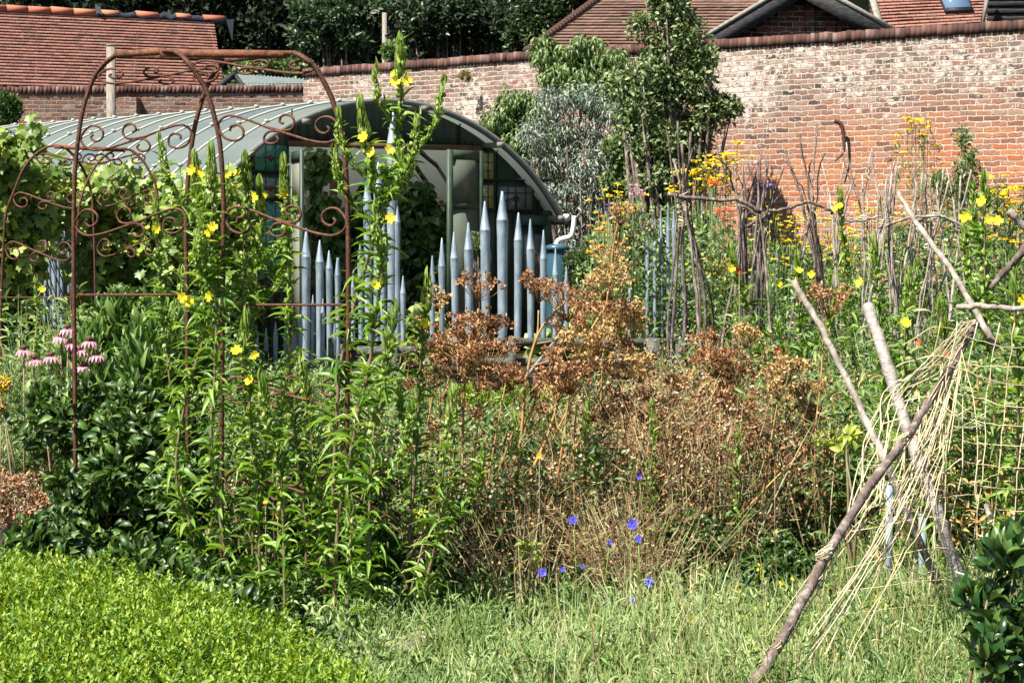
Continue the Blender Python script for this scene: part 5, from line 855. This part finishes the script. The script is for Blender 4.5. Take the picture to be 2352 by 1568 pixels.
# --- inside the tunnel
shrub('climbing_bean', 'climbing bean with big dark leaves inside the left of the doorway', 'plant', [(740, 400, 38, 60, 28.6, .25), (735, 480, 40, 70, 28.6, .25), (740, 560, 42, 80, 28.6, .25), (745, 640, 45, 60, 28.6, .25)], 1500, .115, .85, ['midgreen', 'pea'], 'broad', hang=.5, up=-.2, twigs=25, twmat='primstem')
shrub('tomato_plant', 'big dark leafy plant inside the right of the doorway', 'plant', [(980, 470, 50, 60, 29.6, .35), (960, 560, 70, 80, 29.6, .35), (990, 650, 60, 80, 29.4, .3), (940, 500, 45, 70, 29.8, .3)], 1700, .12, .8, ['dkleaf', 'pea'], 'broad', hang=.4, up=-.1, twigs=25, twmat='primstem')
shrub('inner_shrub', 'shadowy plants deep inside the tunnel', 'plant', [(840, 560, 90, 90, 31.5, .5), (870, 440, 50, 60, 32, .4)], 1500, .11, .6, 'dkleaf', 'broad', twigs=12, twmat='primstem')
# --- trained trees and shrubs on the wall
shrub('peach_tree', 'fan trained peach tree with long drooping leaves on the wall, behind the grey eucalyptus', 'tree', [(1345, 115, 40, 45, 32.4, .35), (1290, 160, 50, 55, 32.4, .35), (1400, 150, 45, 45, 32.2, .35), (1180, 240, 40, 40, 32.6, .3), (1150, 290, 50, 40, 32.8, .3), (1240, 270, 45, 60, 32.6, .3), (1210, 330, 60, 50, 32.6, .3), (1350, 200, 70, 60, 32.2, .35), (1275, 350, 60, 60, 32.4, .3), (1250, 110, 30, 30, 32.6, .25), (1385, 230, 50, 60, 32.2, .3)], 7500, .15, .26, 'peach', 'droop', hang=.85, up=0, sub=18, spread=.38, trunk=.045, twigs=45, foot=1290)
shrub('eucalyptus', 'airy grey blue eucalyptus in front of the brick wall, behind the tunnel end', 'tree', [(1270, 235, 55, 40, 31.2, .4), (1350, 225, 50, 40, 31.2, .4), (1400, 270, 40, 50, 31, .3), (1235, 300, 50, 45, 31.2, .4), (1320, 300, 60, 55, 31.2, .4), (1390, 350, 50, 60, 31, .3), (1260, 370, 50, 50, 31.2, .3), (1340, 400, 70, 60, 31.0, .4), (1280, 450, 50, 50, 31.0, .3), (1370, 460, 50, 60, 31, .3), (1320, 520, 60, 60, 31, .4), (1370, 560, 40, 60, 31, .3), (1300, 590, 50, 50, 30.9, .3)], 6200, .085, .24, 'euca', 'lance', hang=.5, up=0, sub=26, spread=.36, trunk=.04, twigs=60, foot=1340, var=.8)
shrub('pear_tree', 'tall upright pear tree rising above the wall, darkest and highest tree on it', 'tree', [(1525, -30, 40, 50, 29.8, .4), (1535, 20, 45, 55, 29.8, .4), (1470, 60, 30, 30, 29.8, .3), (1665, 245, 35, 35, 29.8, .3), (1440, 190, 40, 50, 29.9, .3), (1600, 350, 60, 60, 29.8, .3), (1450, 270, 40, 60, 29.9, .3), (1560, 90, 65, 65, 29.8, .4), (1500, 140, 60, 70, 29.8, .4), (1570, 190, 75, 70, 29.8, .4), (1500, 250, 70, 80, 29.8, .4), (1600, 270, 65, 70, 29.8, .4), (1650, 260, 40, 50, 29.8, .3), (1560, 330, 75, 70, 29.8, .4), (1520, 400, 60, 60, 29.8, .4), (1480, 330, 45, 60, 29.8, .3), (1545, -20, 40, 50, 29.8, .3), (1600, 150, 50, 60, 29.8, .3)], 11500, .085, .45, ['pear', 'peach', 'pear'], 'broad', up=.1, sub=15, spread=.42, trunk=.07, twigs=70, foot=1560, var=.7)
shrub('climbing_rose', 'sparse leafy climber with reddish tips below the pear tree', 'climber', [(1440, 350, 50, 60, 30.6, .25), (1430, 420, 40, 50, 30.6, .25), (1480, 440, 60, 45, 30.2, .25)], 2600, .08, .5, ['pear', 'peach'], 'broad', trunk=.02, twigs=30, foot=1460)
for (x, y, s, l) in ((1068, 178, 16, 'small dry tuft of plant growing out of the wall'), (1282, 180, 8, 'tiny brown tuft high on the wall')):
    d = 34.9 if x < 1200 else 33.6; c = W(x, y, d); n = 160; u = rdir(n); u[:, 1] = -abs(u[:, 1]); mb = MB(); leaves(mb, c+u*s*d/F*.3, u+[0, 0, .8], rdir(n), s*d/F*.9, .012, 'lance', rng.integers(0, 2, n)); setp(mb.build('wall_tuft', [M['straw'], M['weed']]), l, 'plant')
shrub('wall_climber', 'slender leafy climber against the brick at the far right', 'climber', [(2215, 330, 25, 60, 28.2, .15), (2225, 400, 40, 60, 28.2, .15), (2215, 470, 60, 60, 28.2, .2), (2290, 450, 40, 40, 27.9, .15), (2160, 430, 30, 50, 28.3, .15)], 2300, .055, .5, ['pear', 'midgreen'], 'oval', trunk=.012, twigs=40, foot=2215, sub=16)
# --- flower border in front of the wall
border = MB(); n = 26000; X, Dp, px = zone(n, 1320, 2420, 23.8, 28.2)
lim = np.interp(px, [1320, 1400, 1480, 1600, 1700, 1800, 2000, 2200, 2400], [1.3, 1.9, 2.0, 1.9, 1.6, 1.45, 1.55, 1.95, 2.0]); H = lim*(1-rng.random(n)**1.7)*(.72+.28*np.sin(px*.031+Dp*1.3)); k = H < 2.6
leaves(border, np.stack([X, Dp, H], 1), rdir(n)+[0, 0, .5], rdir(n)*.6+[-.2, -.4, .6], .085*(.5+.9*rng.random(n)), .03, 'broad', rng.integers(0, 4, n))
setp(border.build('flower_border', [M['midgreen'], M['dkleaf'], M['weed'], M['peach']]), 'dense green foliage of the flower border along the wall', 'plants', kind='stuff')
def umbels_flat(name, lab, cat, pts, d, w, mat, zb=.4, grp=None, lf=True):
    cx = np.mean([p[0] for p in pts]); t = plant(name, lab, cat, (cx, d), grp); mb = MB(); st = MB(); b0 = np.array([(cx-CX)*d/F, d, 0])
    for (x, y) in pts:
        dd = d+rng.normal()*.1; c = W(x, y, dd); s = w*(.6+.7*rng.random()); n = 16; u = rdir(n)*[1, .8, .22]; leaves(mb, c+u*s*.75, rdir(n)*[1, 1, .3], [[0, -.35, 1]]*n+rdir(n)*.5, s*.55, s*.5, 'disc'); (st.tube([b0+(c-b0)*[.6, .5, 0]+[rng.normal()*.05, 0, 0], (b0+c)/2+[(c-b0)[0]*.25, 0, 0], c], .0035, 3) if rng.random() < .45 or len(pts) < 15 else st.tube([c-[0, 0, .3], c-[.01, 0, .15], c], .003, 3))
    mb.build('flower_heads', M[mat], t); st.build('stems', M['midgreen'], t)
    if lf:
        n = 500; i = rng.integers(0, len(pts), n); c = np.array([W(x, y, d) for x, y in pts])[i]; f = rng.random((n, 1)); P = b0+(c-b0)*f; P[:, 0] += rng.normal(size=n)*.12; P[:, 1] += rng.normal(size=n)*.1; q = MB(); leaves(q, P, rdir(n)+[0, 0, .4], rdir(n)+[0, -.3, .4], .09, .018, 'lance'); q.build('leaves', M['midgreen'], t)
def rp_(n, x, y, sx, sy): return [(x+rng.normal()*sx, y+rng.normal()*sy) for _ in range(n)]
umbels_flat('tansy', 'bright yellow flat topped flower clump left of the first brick opening, highest of the border', 'flowers', rp_(46, 1625, 405, 34, 26)+rp_(14, 1665, 365, 26, 12)+[(1545, 428), (1540, 436), (1550, 440)], 26.2, .066, 'mustard')
umbels_flat('fennel', 'airy tall plant with yellow flower heads against the brick on the right', 'flowers', [(2102, 276), (2094, 284), (2112, 274), (2124, 290), (2132, 293), (2122, 310), (2062, 312), (2085, 300), (2057, 331), (2075, 350), (2152, 332), (2147, 335), (2120, 300)]+rp_(8, 2100, 290, 25, 12), 27, .06, 'mustard')
umbels_flat('sunny_daisy', 'cluster of golden yellow flowers at the right edge', 'flowers', rp_(10, 2300, 430, 18, 14)+rp_(12, 2335, 460, 22, 18)+rp_(10, 2320, 520, 28, 30)+rp_(4, 2345, 436, 8, 6), 20, .05, 'mustard')
for k, (x, y, sx, sy, n, m_, l) in enumerate(((1420, 500, 22, 35, 34, 'mustard', 'yellow blooms left in the border by the eucalyptus'), (1400, 560, 25, 30, 22, 'orange', 'orange yellow blooms low left in the border'), (1640, 610, 26, 14, 30, 'mustard', 'golden flowers low behind the first bean poles'), (1800, 560, 25, 28, 30, 'mustard', 'yellow sprays between bean poles and brick'), (1925, 570, 26, 26, 44, 'mustard', 'dense yellow drift right of centre in the border'), (1880, 520, 30, 30, 26, 'yellow', 'pale yellow drift under the brick wall'), (2010, 500, 26, 22, 24, 'mustard', 'yellow drift behind the grey poles'), (2060, 560, 55, 55, 34, 'white', 'cream yellow roses at the right behind the poles'), (1760, 520, 22, 20, 14, 'yellow', 'yellow drift left of the brick gap'))):
    umbels_flat('yellow_flowers', l, 'flowers', rp_(int(n*1.6), x, y, sx*1.3, sy*1.2), 24.6, .036, m_, grp=None, lf=False)
for (x, y, n, s, m_, l) in ((1462, 440, 7, 7, 'pink', 'pink flower cluster highest on the left of the border'), (1415, 515, 6, 8, 'pink', 'rose pink flowers below the pink cluster'), (1400, 480, 8, 12, 'violet', 'violet butterfly bush sprays beside the eucalyptus'), (1640, 420, 6, 6, 'red', 'scarlet gladiolus above the first bean crossbar'), (1662, 488, 8, 9, 'red', 'deep red flowers under the first bean crossbar'), (1500, 520, 6, 14, 'pink', 'small pink flowers behind the slender pipes'), (1755, 438, 5, 14, 'violet', 'faint violet flowers against the brick')):
    umbels_flat('border_flowers', l, 'flowers', rp_(n, x, y, s, s), 24.4, .04, m_, lf=False)
# --- laurel, bottom right
shrub('laurel_bush', 'glossy dark green laurel bush with big leaves in the bottom right corner', 'bush', [(2300, 1290, 55, 60, 6.6, .08), (2270, 1400, 50, 60, 6.6, .08), (2330, 1420, 50, 80, 6.6, .08), (2290, 1500, 60, 60, 6.5, .08), (2340, 1260, 40, 60, 6.6, .08), (2330, 1540, 50, 50, 6.5, .08)], 420, .072, .42, 'laurel', 'broad', up=.7, twigs=24, twmat='primstem', sub=9, spread=.5, foot=2310)
# --- trees behind
def tree(label, blobs, n, L, mat, foot, name='tree', up=.2, tr=.16, wr=.5, tmpl='oval'):
    shrub(name, label, 'tree', blobs, n, L, wr, mat, tmpl, up=up, sub=26, spread=.30, trunk=tr, twigs=26, foot=foot, var=.8)
tree('light green spreading tree standing before the dark evergreens, left of the slim post', [(760, 40, 70, 45, 56, 1.), (720, 90, 55, 40, 56, .8), (810, 90, 60, 45, 56, .8), (700, 30, 40, 30, 56, .6), (840, 30, 40, 40, 56, .6), (790, -10, 60, 30, 56, .6), (700, 130, 40, 22, 56, .5)], 9000, .16, 'treeleaf', 770)
tree('small yellow green bush behind the top left end of the high wall', [(905, 120, 40, 26, 44, .4)], 900, .10, 'peach', 905, tr=.03)
tree('green bush behind the shed roof', [(560, 165, 50, 20, 49, .5), (620, 150, 50, 18, 49, .5), (670, 160, 40, 20, 49, .5)], 1600, .12, 'peach', 600, tr=.03)
tree('dark bush at the left edge above the tunnel', [(10, 240, 30, 30, 36, .4), (30, 255, 26, 26, 36, .3), (-10, 270, 40, 40, 36, .4)], 2400, .08, 'dkleaf', 5, tr=.03)
tree('dull dark green tree between the slim post and the brown roof', [(960, 60, 70, 60, 57, 1.), (1050, 40, 80, 60, 58, 1.2), (1150, 60, 80, 60, 58, 1.), (900, 20, 60, 50, 58, .9)], 12000, .15, ['yew', 'treeleaf', 'yew'], 1030)
tree('olive dark tree beside the hip of the brown roof', [(1250, 40, 80, 60, 55, 1.), (1330, -10, 60, 50, 55, .9), (1200, 90, 50, 40, 55, .6)], 9000, .13, ['yew', 'dkleaf'], 1260)
for k, (x, l) in enumerate(((60, 'leftmost almost black evergreen over the red roof'), (260, 'almost black evergreen above the middle of the red roof'), (450, 'almost black evergreen above the right end of the red roof'), (620, 'almost black evergreen right of the red roof'), (830, 'tall black evergreen behind the light green tree'), (1050, 'tall black evergreen behind the dull green tree'), (1280, 'black evergreen by the brown roof hip'))):
    tree(l, [(x, 60, 110, 90, 61, 1.6), (x+40, -30, 100, 70, 61, 1.5), (x-20, 150, 100, 60, 61, 1.4), (x, 230, 100, 60, 61, 1.3)], 6500, .22, 'yew', x, name='evergreen_tree', tr=.25)
# ------------------------------------------------------------------ bean poles
def bpoles(label, poles, d, ties=(), rails=(), r=.016, mat='bark', group='bean pole frames'):
    g2 = np.random.default_rng(len(label)); n0 = len(poles); poles = list(poles)+[[(q[0]+g2.normal()*7+sh*(1-2*j/len(p)), q[1]+(abs(g2.normal())*30+8)*(j == 0)) for j, q in enumerate(p)] for p in poles[:5] for sh in (g2.normal()*16,)]
    x0 = poles[0][-1][0]; t = thing('bean_frame', label, 'bean poles', tuple(W(x0, 0, d)*[1, 1, 0]), group); g_ = np.random.default_rng(int(x0))
    for p in poles:
        dd = d+g_.normal()*.12; d2 = d+g_.normal()*.35; pts = [(q[0], q[1], dd+(d2-dd)*k/max(1, len(p)-1)) for k, q in enumerate(p)]; P = pxcurve(pts, d, 4)
        e = P[-1]; v = P[-1]-P[-3]; s_ = -e[2]/v[2] if v[2] < -.01 else 0; 
        if e[2] > .02: P = np.vstack([P, e+np.array([np.clip(v[0]*s_, -.25, .25), np.clip(v[1]*s_, -.2, .2), -e[2]])])
        P = P+g_.normal(size=P.shape)*[.004, .004, 0]; L = np.linspace(0, 1, len(P)); mb = MB(); mb.tube(P, (r*(.78 if p in poles[:n0] else .5)*(.6+.45*L))*(.85+.35*g_.random())*(1+.10*g_.normal(size=len(P))), 6); mb.build('pole', M[mat], t)
    for (a, *rest) in [(q,) for q in rails]:
        P = pxcurve(a, d-.12, 5)+g_.normal(size=(5*(len(a)-1)+1, 3))*.006; mb = MB(); mb.tube(P, r*.85, 6); mb.build('crossbar', M[mat], t)
    for (x, y) in ties:
        mb = MB(); c = W(x, y, d-.02)
        for k in range(5): 
            a = np.linspace(0, 6.283, 11); rr = .036+.01*g_.random(); tl = g_.normal()*.35; mb.tube([c+[rr*math.cos(q), rr*1.6*math.sin(q)-.03, tl*rr*math.cos(q)+.012*(k-2)] for q in a], .0045, 4)
        mb.tube([c+[.02, -.08, 0], c+[.05, -.1, -.05], c+[.03, -.1, -.12]], .003, 3)
        mb.build('twine_tie', M['twine'], t)
bpoles('leftmost wigwam of brown bean poles, tallest, tied with string', [[(1558, 278), (1564, 446), (1557, 564), (1545, 760), (1539, 916)], [(1588, 302), (1578, 422), (1567, 529), (1574, 740), (1564, 900)], [(1546, 366), (1571, 457), (1595, 635), (1609, 793), (1618, 900)], [(1566, 330), (1577, 480), (1613, 652), (1623, 782), (1630, 900)]], 16.5, [(1566, 455), (1568, 475), (1570, 510)], [[(1534, 446), (1600, 456), (1690, 461), (1750, 488)]], .019)
bpoles('second wigwam of dark bean poles, leaning left at the top', [[(1641, 309), (1662, 390), (1676, 422), (1697, 457), (1708, 564), (1710, 790)], [(1688, 376), (1690, 440), (1697, 564), (1659, 782), (1650, 880)], [(1705, 380), (1712, 460), (1700, 540), (1690, 700)], [(1717, 375), (1730, 440), (1712, 520), (1720, 800)]], 17.8, [(1699, 470)], [], .015)
bpoles('third wigwam, a dense bundle of thin brown bean poles fanning at the top', [[(1750, 352), (1718, 457), (1704, 520)], [(1746, 355), (1743, 457), (1736, 529), (1725, 705), (1733, 880)], [(1759, 359), (1757, 547), (1750, 740), (1768, 916)], [(1799, 387), (1768, 475), (1743, 547), (1736, 846)], [(1778, 440), (1771, 475), (1754, 564), (1715, 775), (1694, 898)], [(1738, 380), (1748, 500), (1762, 640), (1780, 860)], [(1764, 370), (1752, 470), (1748, 640), (1742, 890)]], 17.6, [(1745, 505), (1746, 520), (1740, 512)], [[(1700, 470), (1735, 492), (1757, 510)], [(1771, 487), (1810, 478), (1855, 464), (1890, 474), (1915, 489)], [(1718, 520), (1750, 500), (1771, 490)]], .015)
bpoles('fourth wigwam, three dark bean poles crossing against the brick', [[(1836, 309), (1852, 400), (1859, 457), (1880, 600), (1890, 760)], [(1877, 285), (1870, 390), (1863, 475), (1848, 560), (1835, 640)], [(1803, 345), (1825, 410), (1841, 457), (1870, 600), (1900, 760)], [(1868, 470), (1880, 560), (1900, 700)]], 18.2, [(1860, 482)], [], .016)
bpoles('fifth group of thin pale grey poles right of the brick gap', [[(1887, 373), (1900, 430), (1912, 492), (1920, 640)], [(1943, 327), (1955, 400), (1979, 485), (1985, 620), (1990, 800)], [(2001, 341), (2007, 404), (2024, 475), (2020, 570), (2010, 760)], [(2000, 352), (1993, 430), (1993, 492), (1998, 620)], [(1940, 373), (1929, 440), (1925, 520)], [(1968, 397), (1947, 457), (1930, 540)], [(1980, 400), (1985, 500), (1984, 640), (1975, 800)]], 19., [(1984, 500)], [[(1926, 506), (1975, 505), (2028, 496)]], .013, 'barkpale')
bpoles('sixth group, a tight sheaf of grey poles bound beside the pale pole', [[(2056, 367), (2040, 440), (2031, 503), (2017, 607), (2000, 760)], [(2045, 397), (2042, 548), (2045, 705), (2040, 860)], [(2050, 400), (2025, 560), (1990, 720), (1965, 860)], [(2058, 375), (2050, 500), (2052, 640), (2060, 860)], [(2034, 410), (2040, 520), (2060, 700), (2066, 860)]], 18.6, [(2040, 500), (2030, 512)], [[(2017, 526), (2060, 508), (2105, 499), (2158, 496), (2190, 506), (2230, 524)]], .015, 'barkpale')
bpoles('rightmost group of many bleached grey bean poles leaning every way', [[(2098, 390), (2102, 492), (2100, 650), (2095, 780)], [(2119, 397), (2109, 527), (2080, 680), (2060, 820)], [(2137, 408), (2137, 527), (2135, 700), (2130, 820)], [(2168, 390), (2151, 510), (2120, 700), (2100, 830)], [(2179, 415), (2144, 548), (2110, 720), (2096, 830)], [(2207, 404), (2200, 560), (2185, 700)], [(2232, 390), (2193, 527), (2165, 640), (2130, 720)], [(2175, 387), (2193, 492), (2215, 640), (2225, 780)], [(2125, 400), (2128, 500), (2150, 640), (2160, 820)], [(2150, 420), (2165, 560), (2180, 700), (2190, 830)], [(2105, 420), (2090, 540), (2070, 640), (2030, 850)]], 18.8, [(2140, 500), (2108, 505), (2195, 520)], [[(2105, 510), (2150, 490), (2214, 530)]], .014, 'barkpale')
# ------------------------------------------------------------------ netting tripod in the right foreground
def bigpole(label, pts, rad, mat, name='wooden_pole', grp='poles of the netting frame', ground=True):
    P = pxcurve(pts, 0, 6); g_ = np.random.default_rng(int(pts[0][0])); 
    if ground and P[-1][2] > 0: v = P[-1]-P[-4]; s_ = min(-P[-1][2]/min(v[2], -.01), 30); P = np.vstack([P, P[-1]+v*s_])
    P = P+g_.normal(size=P.shape)*.0022; n_ = len(P); rr = np.linspace(rad[0], rad[1], n_)*(1+.05*g_.normal(size=n_)); mb = MB(); mb.tube(P, rr, 10)
    for k in range(3):
        i = g_.integers(2, n_-2); u = rdir(1)[0]; mb.tube([P[i], P[i]+u*rr[i]*1.5], [rr[i]*.4, rr[i]*.22], 5)
    return setp(mb.build(name, M[mat], None, True), label, 'pole', grp)
bigpole('pale birch pole with a white cut tip, leaning left of the thick silver pole', [(1822, 645, 9.3), (1880, 745, 9.2), (1935, 850, 9.1), (1985, 955, 9.), (2030, 1050, 8.9), (2060, 1120, 8.9)], (.013, .016), 'barkpale')
bigpole('thickest silver grey pole with a cut round top, leaning right at its foot', [(1993, 702, 9.4), (2035, 830, 9.2), (2070, 940, 9.1), (2102, 1035, 9.), (2150, 1170, 8.9), (2190, 1290, 8.9), (2225, 1383, 8.9)], (.026, .024), 'barkgrey')
bigpole('long brown pole sloping down to the left across the netting to the bottom edge', [(2243, 742, 9.0), (2190, 835, 8.8), (2120, 945, 8.6), (2073, 1017, 8.4), (1990, 1130, 8.1), (1890, 1290, 7.8), (1800, 1460, 7.5), (1736, 1566, 7.3)], (.015, .020), 'bark')
bigpole('thin grey pole crossing from the bean poles down to the right', [(2063, 443, 9.9), (2110, 520, 9.7), (2170, 600, 9.5), (2228, 690, 9.3), (2290, 800, 9.2)], (.011, .014), 'barkpale', ground=False)
bigpole('pole stub entering at the right edge above', [(2318, 483, 8.6), (2352, 520, 8.6), (2420, 590, 8.6)], (.014, .016), 'barkpale', ground=False)
bigpole('dark crooked branch at the right edge behind the leaves', [(2390, 520, 9.), (2340, 590, 9.), (2310, 620, 9.), (2275, 665, 9.)], (.017, .012), 'bark', ground=False)
bigpole('horizontal rod at the right carrying the netting', [(2200, 705, 9.2), (2260, 703, 9.1), (2320, 708, 9.), (2420, 712, 9.)], (.012, .012), 'barkpale', ground=False)
bigpole('short brown stick lying in the grass behind the netting', [(2170, 1290, 9.5), (2230, 1345, 9.3), (2130, 1360, 9.2)][1:], (.013, .012), 'bark', ground=False)
bigpole('slim bare stick standing behind the netting foot', [(2265, 1160, 9.6), (2290, 1230, 9.5), (2310, 1290, 9.5)], (.012, .012), 'barkpale')
net = thing('string_netting', 'tan string netting hanging slack from the crossing poles', 'netting', tuple(W(2150, 0, 8.6)*[1, 1, 0])); mb = MB()
def string(pts, r=.0025): mb.tube(catmull([W(*p) for p in pts], 5)+rng.normal(size=((len(pts)-1)*5+1, 3))*.0022, r, 3)
for k in range(13):   # strands falling from the pole head towards its foot
    f = k/16.; x0 = 2232-rng.random()*170*f-8; y0 = 752+(2232-x0)*1.35*.9; xe = 1790+f*150+rng.normal()*25; ye = 1490-f*40+rng.normal()*40; xm = (x0+xe)/2+30+45*f+rng.normal()*12; ym = (y0+ye)/2+rng.normal()*30
    string([(x0, y0, 8.9), ((x0*2+xm)/3+8, (y0*2+ym)/3, 8.7), (xm, ym, 8.3), ((xm+xe)/2+rng.normal()*8, (ym+ye)/2, 7.9), (xe, ye, 7.5)])
for k in range(17):   # loose strands fanning down right
    x0 = 2080+rng.random()*130; y0 = 1010-(x0-2080)*1.4+rng.normal()*20; xe = x0-40+rng.normal()*70-90*rng.random(); ye = y0+260+rng.random()*260; string([(x0, y0, 8.7), ((x0+xe)/2+20, (y0+ye)/2, 8.5), (xe, ye, 8.3)])
for k in range(9):   # bundle left of the thick pole
    x0 = 2225+rng.normal()*6; y0 = 745+rng.normal()*6; xe = 2055+rng.normal()*18; ye = 925+rng.normal()*25; string([(x0, y0, 8.9), (2140+rng.normal()*16, 840+rng.normal()*16, 8.8), (xe, ye, 8.8), (xe-40+rng.normal()*15, ye+110, 8.6), (xe-75+rng.normal()*25, ye+260, 8.3)])
for y in (775, 820, 860, 910, 955, 1000, 1050, 1100, 1150, 1200, 1285, 1340, 1390):   # horizontal meshes to the right edge
    string([(2065+(y-775)*-.25+rng.normal()*10, y+20, 8.6), (2150, y+rng.normal()*10-15, 8.7), (2230, y+14+rng.normal()*12, 8.7), (2310, y+22, 8.6), (2420, y+26, 8.6)])
for k in range(26):   # torn meshes joining the strands
    x0 = 1960+rng.random()*260; y0 = 1330-(x0-1830)*1.35+rng.random()*330; a = rng.normal()*.6; ln = 50+70*rng.random(); string([(x0, y0, 8.5), (x0+ln*.5, y0+ln*.5*a+14*rng.random(), 8.45), (x0+ln, y0+ln*a, 8.5)], .0019)
for x in (2130, 2170, 2215, 2265, 2300, 2345): string([(x+30, 740, 8.7), (x+10+rng.normal()*6, 900, 8.7), (x-4, 1060, 8.6), (x-16+rng.normal()*6, 1200, 8.6), (x-40, 1390, 8.5)])
mb.build('mesh_strands', M['twine'], net)
for (x, y, dd) in ((2070, 1010, 8.4), (1893, 1270, 7.8), (1872, 1340, 7.75), (1776, 1492, 7.45), (2224, 748, 8.95)):
    mb = MB(); c = W(x, y, dd)
    for k in range(5):
        a = np.linspace(0, 6.283, 11); rr = .027+.004*rng.random(); tl = .45+rng.normal()*.3; mb.tube([c+[rr*math.cos(q), rr*math.sin(q), tl*rr*math.cos(q)+.006*(k-2)] for q in a], .0024, 3)
    mb.tube([c, c+[-.02, -.02, -.05], c+[-.01, -.03, -.09]], .002, 3); mb.build('knot', M['twine'], net)
# weathered edging boards and a stone in the foreground grass
mb = MB(); mb.beam(W(860, 1545, 8.75)*[1, 1, 0]+[0, 0, .05], W(1150, 1490, 9.3)*[1, 1, 0]+[0, 0, .06], .13, .09); setp(mb.build('edging_timber', M['greywood']), 'weathered grey edging timber half buried in weeds at the bottom centre', 'timber')
mb = MB(); c = W(1408, 1400, 9.7); mb.box((c[0], c[1], .13), (.012, .012, .13)); mb.box((c[0], c[1], .268), (.013, .013, .008)); setp(mb.build('marker_peg', M['greywood']), 'small square wooden peg at the foot of the dry bed', 'peg')
for (x, y0, y1, d, l) in ((2042, 1110, 1240, 9.8, 'faded blue post behind the netting, left one'), (2118, 1185, 1310, 9.6, 'faded blue post behind the netting, right of its twin')):
    mb = MB(); c = W(x, y0, d); mb.box((c[0], c[1], c[2]/2), (.014, .014, c[2]/2)); mb.box((c[0], c[1], c[2]+.004), (.016, .016, .004)); setp(mb.build('blue_post', noisemat('faded_blue', [(.12, .2, .26), (.3, .36, .38)], 20)), l, 'post')
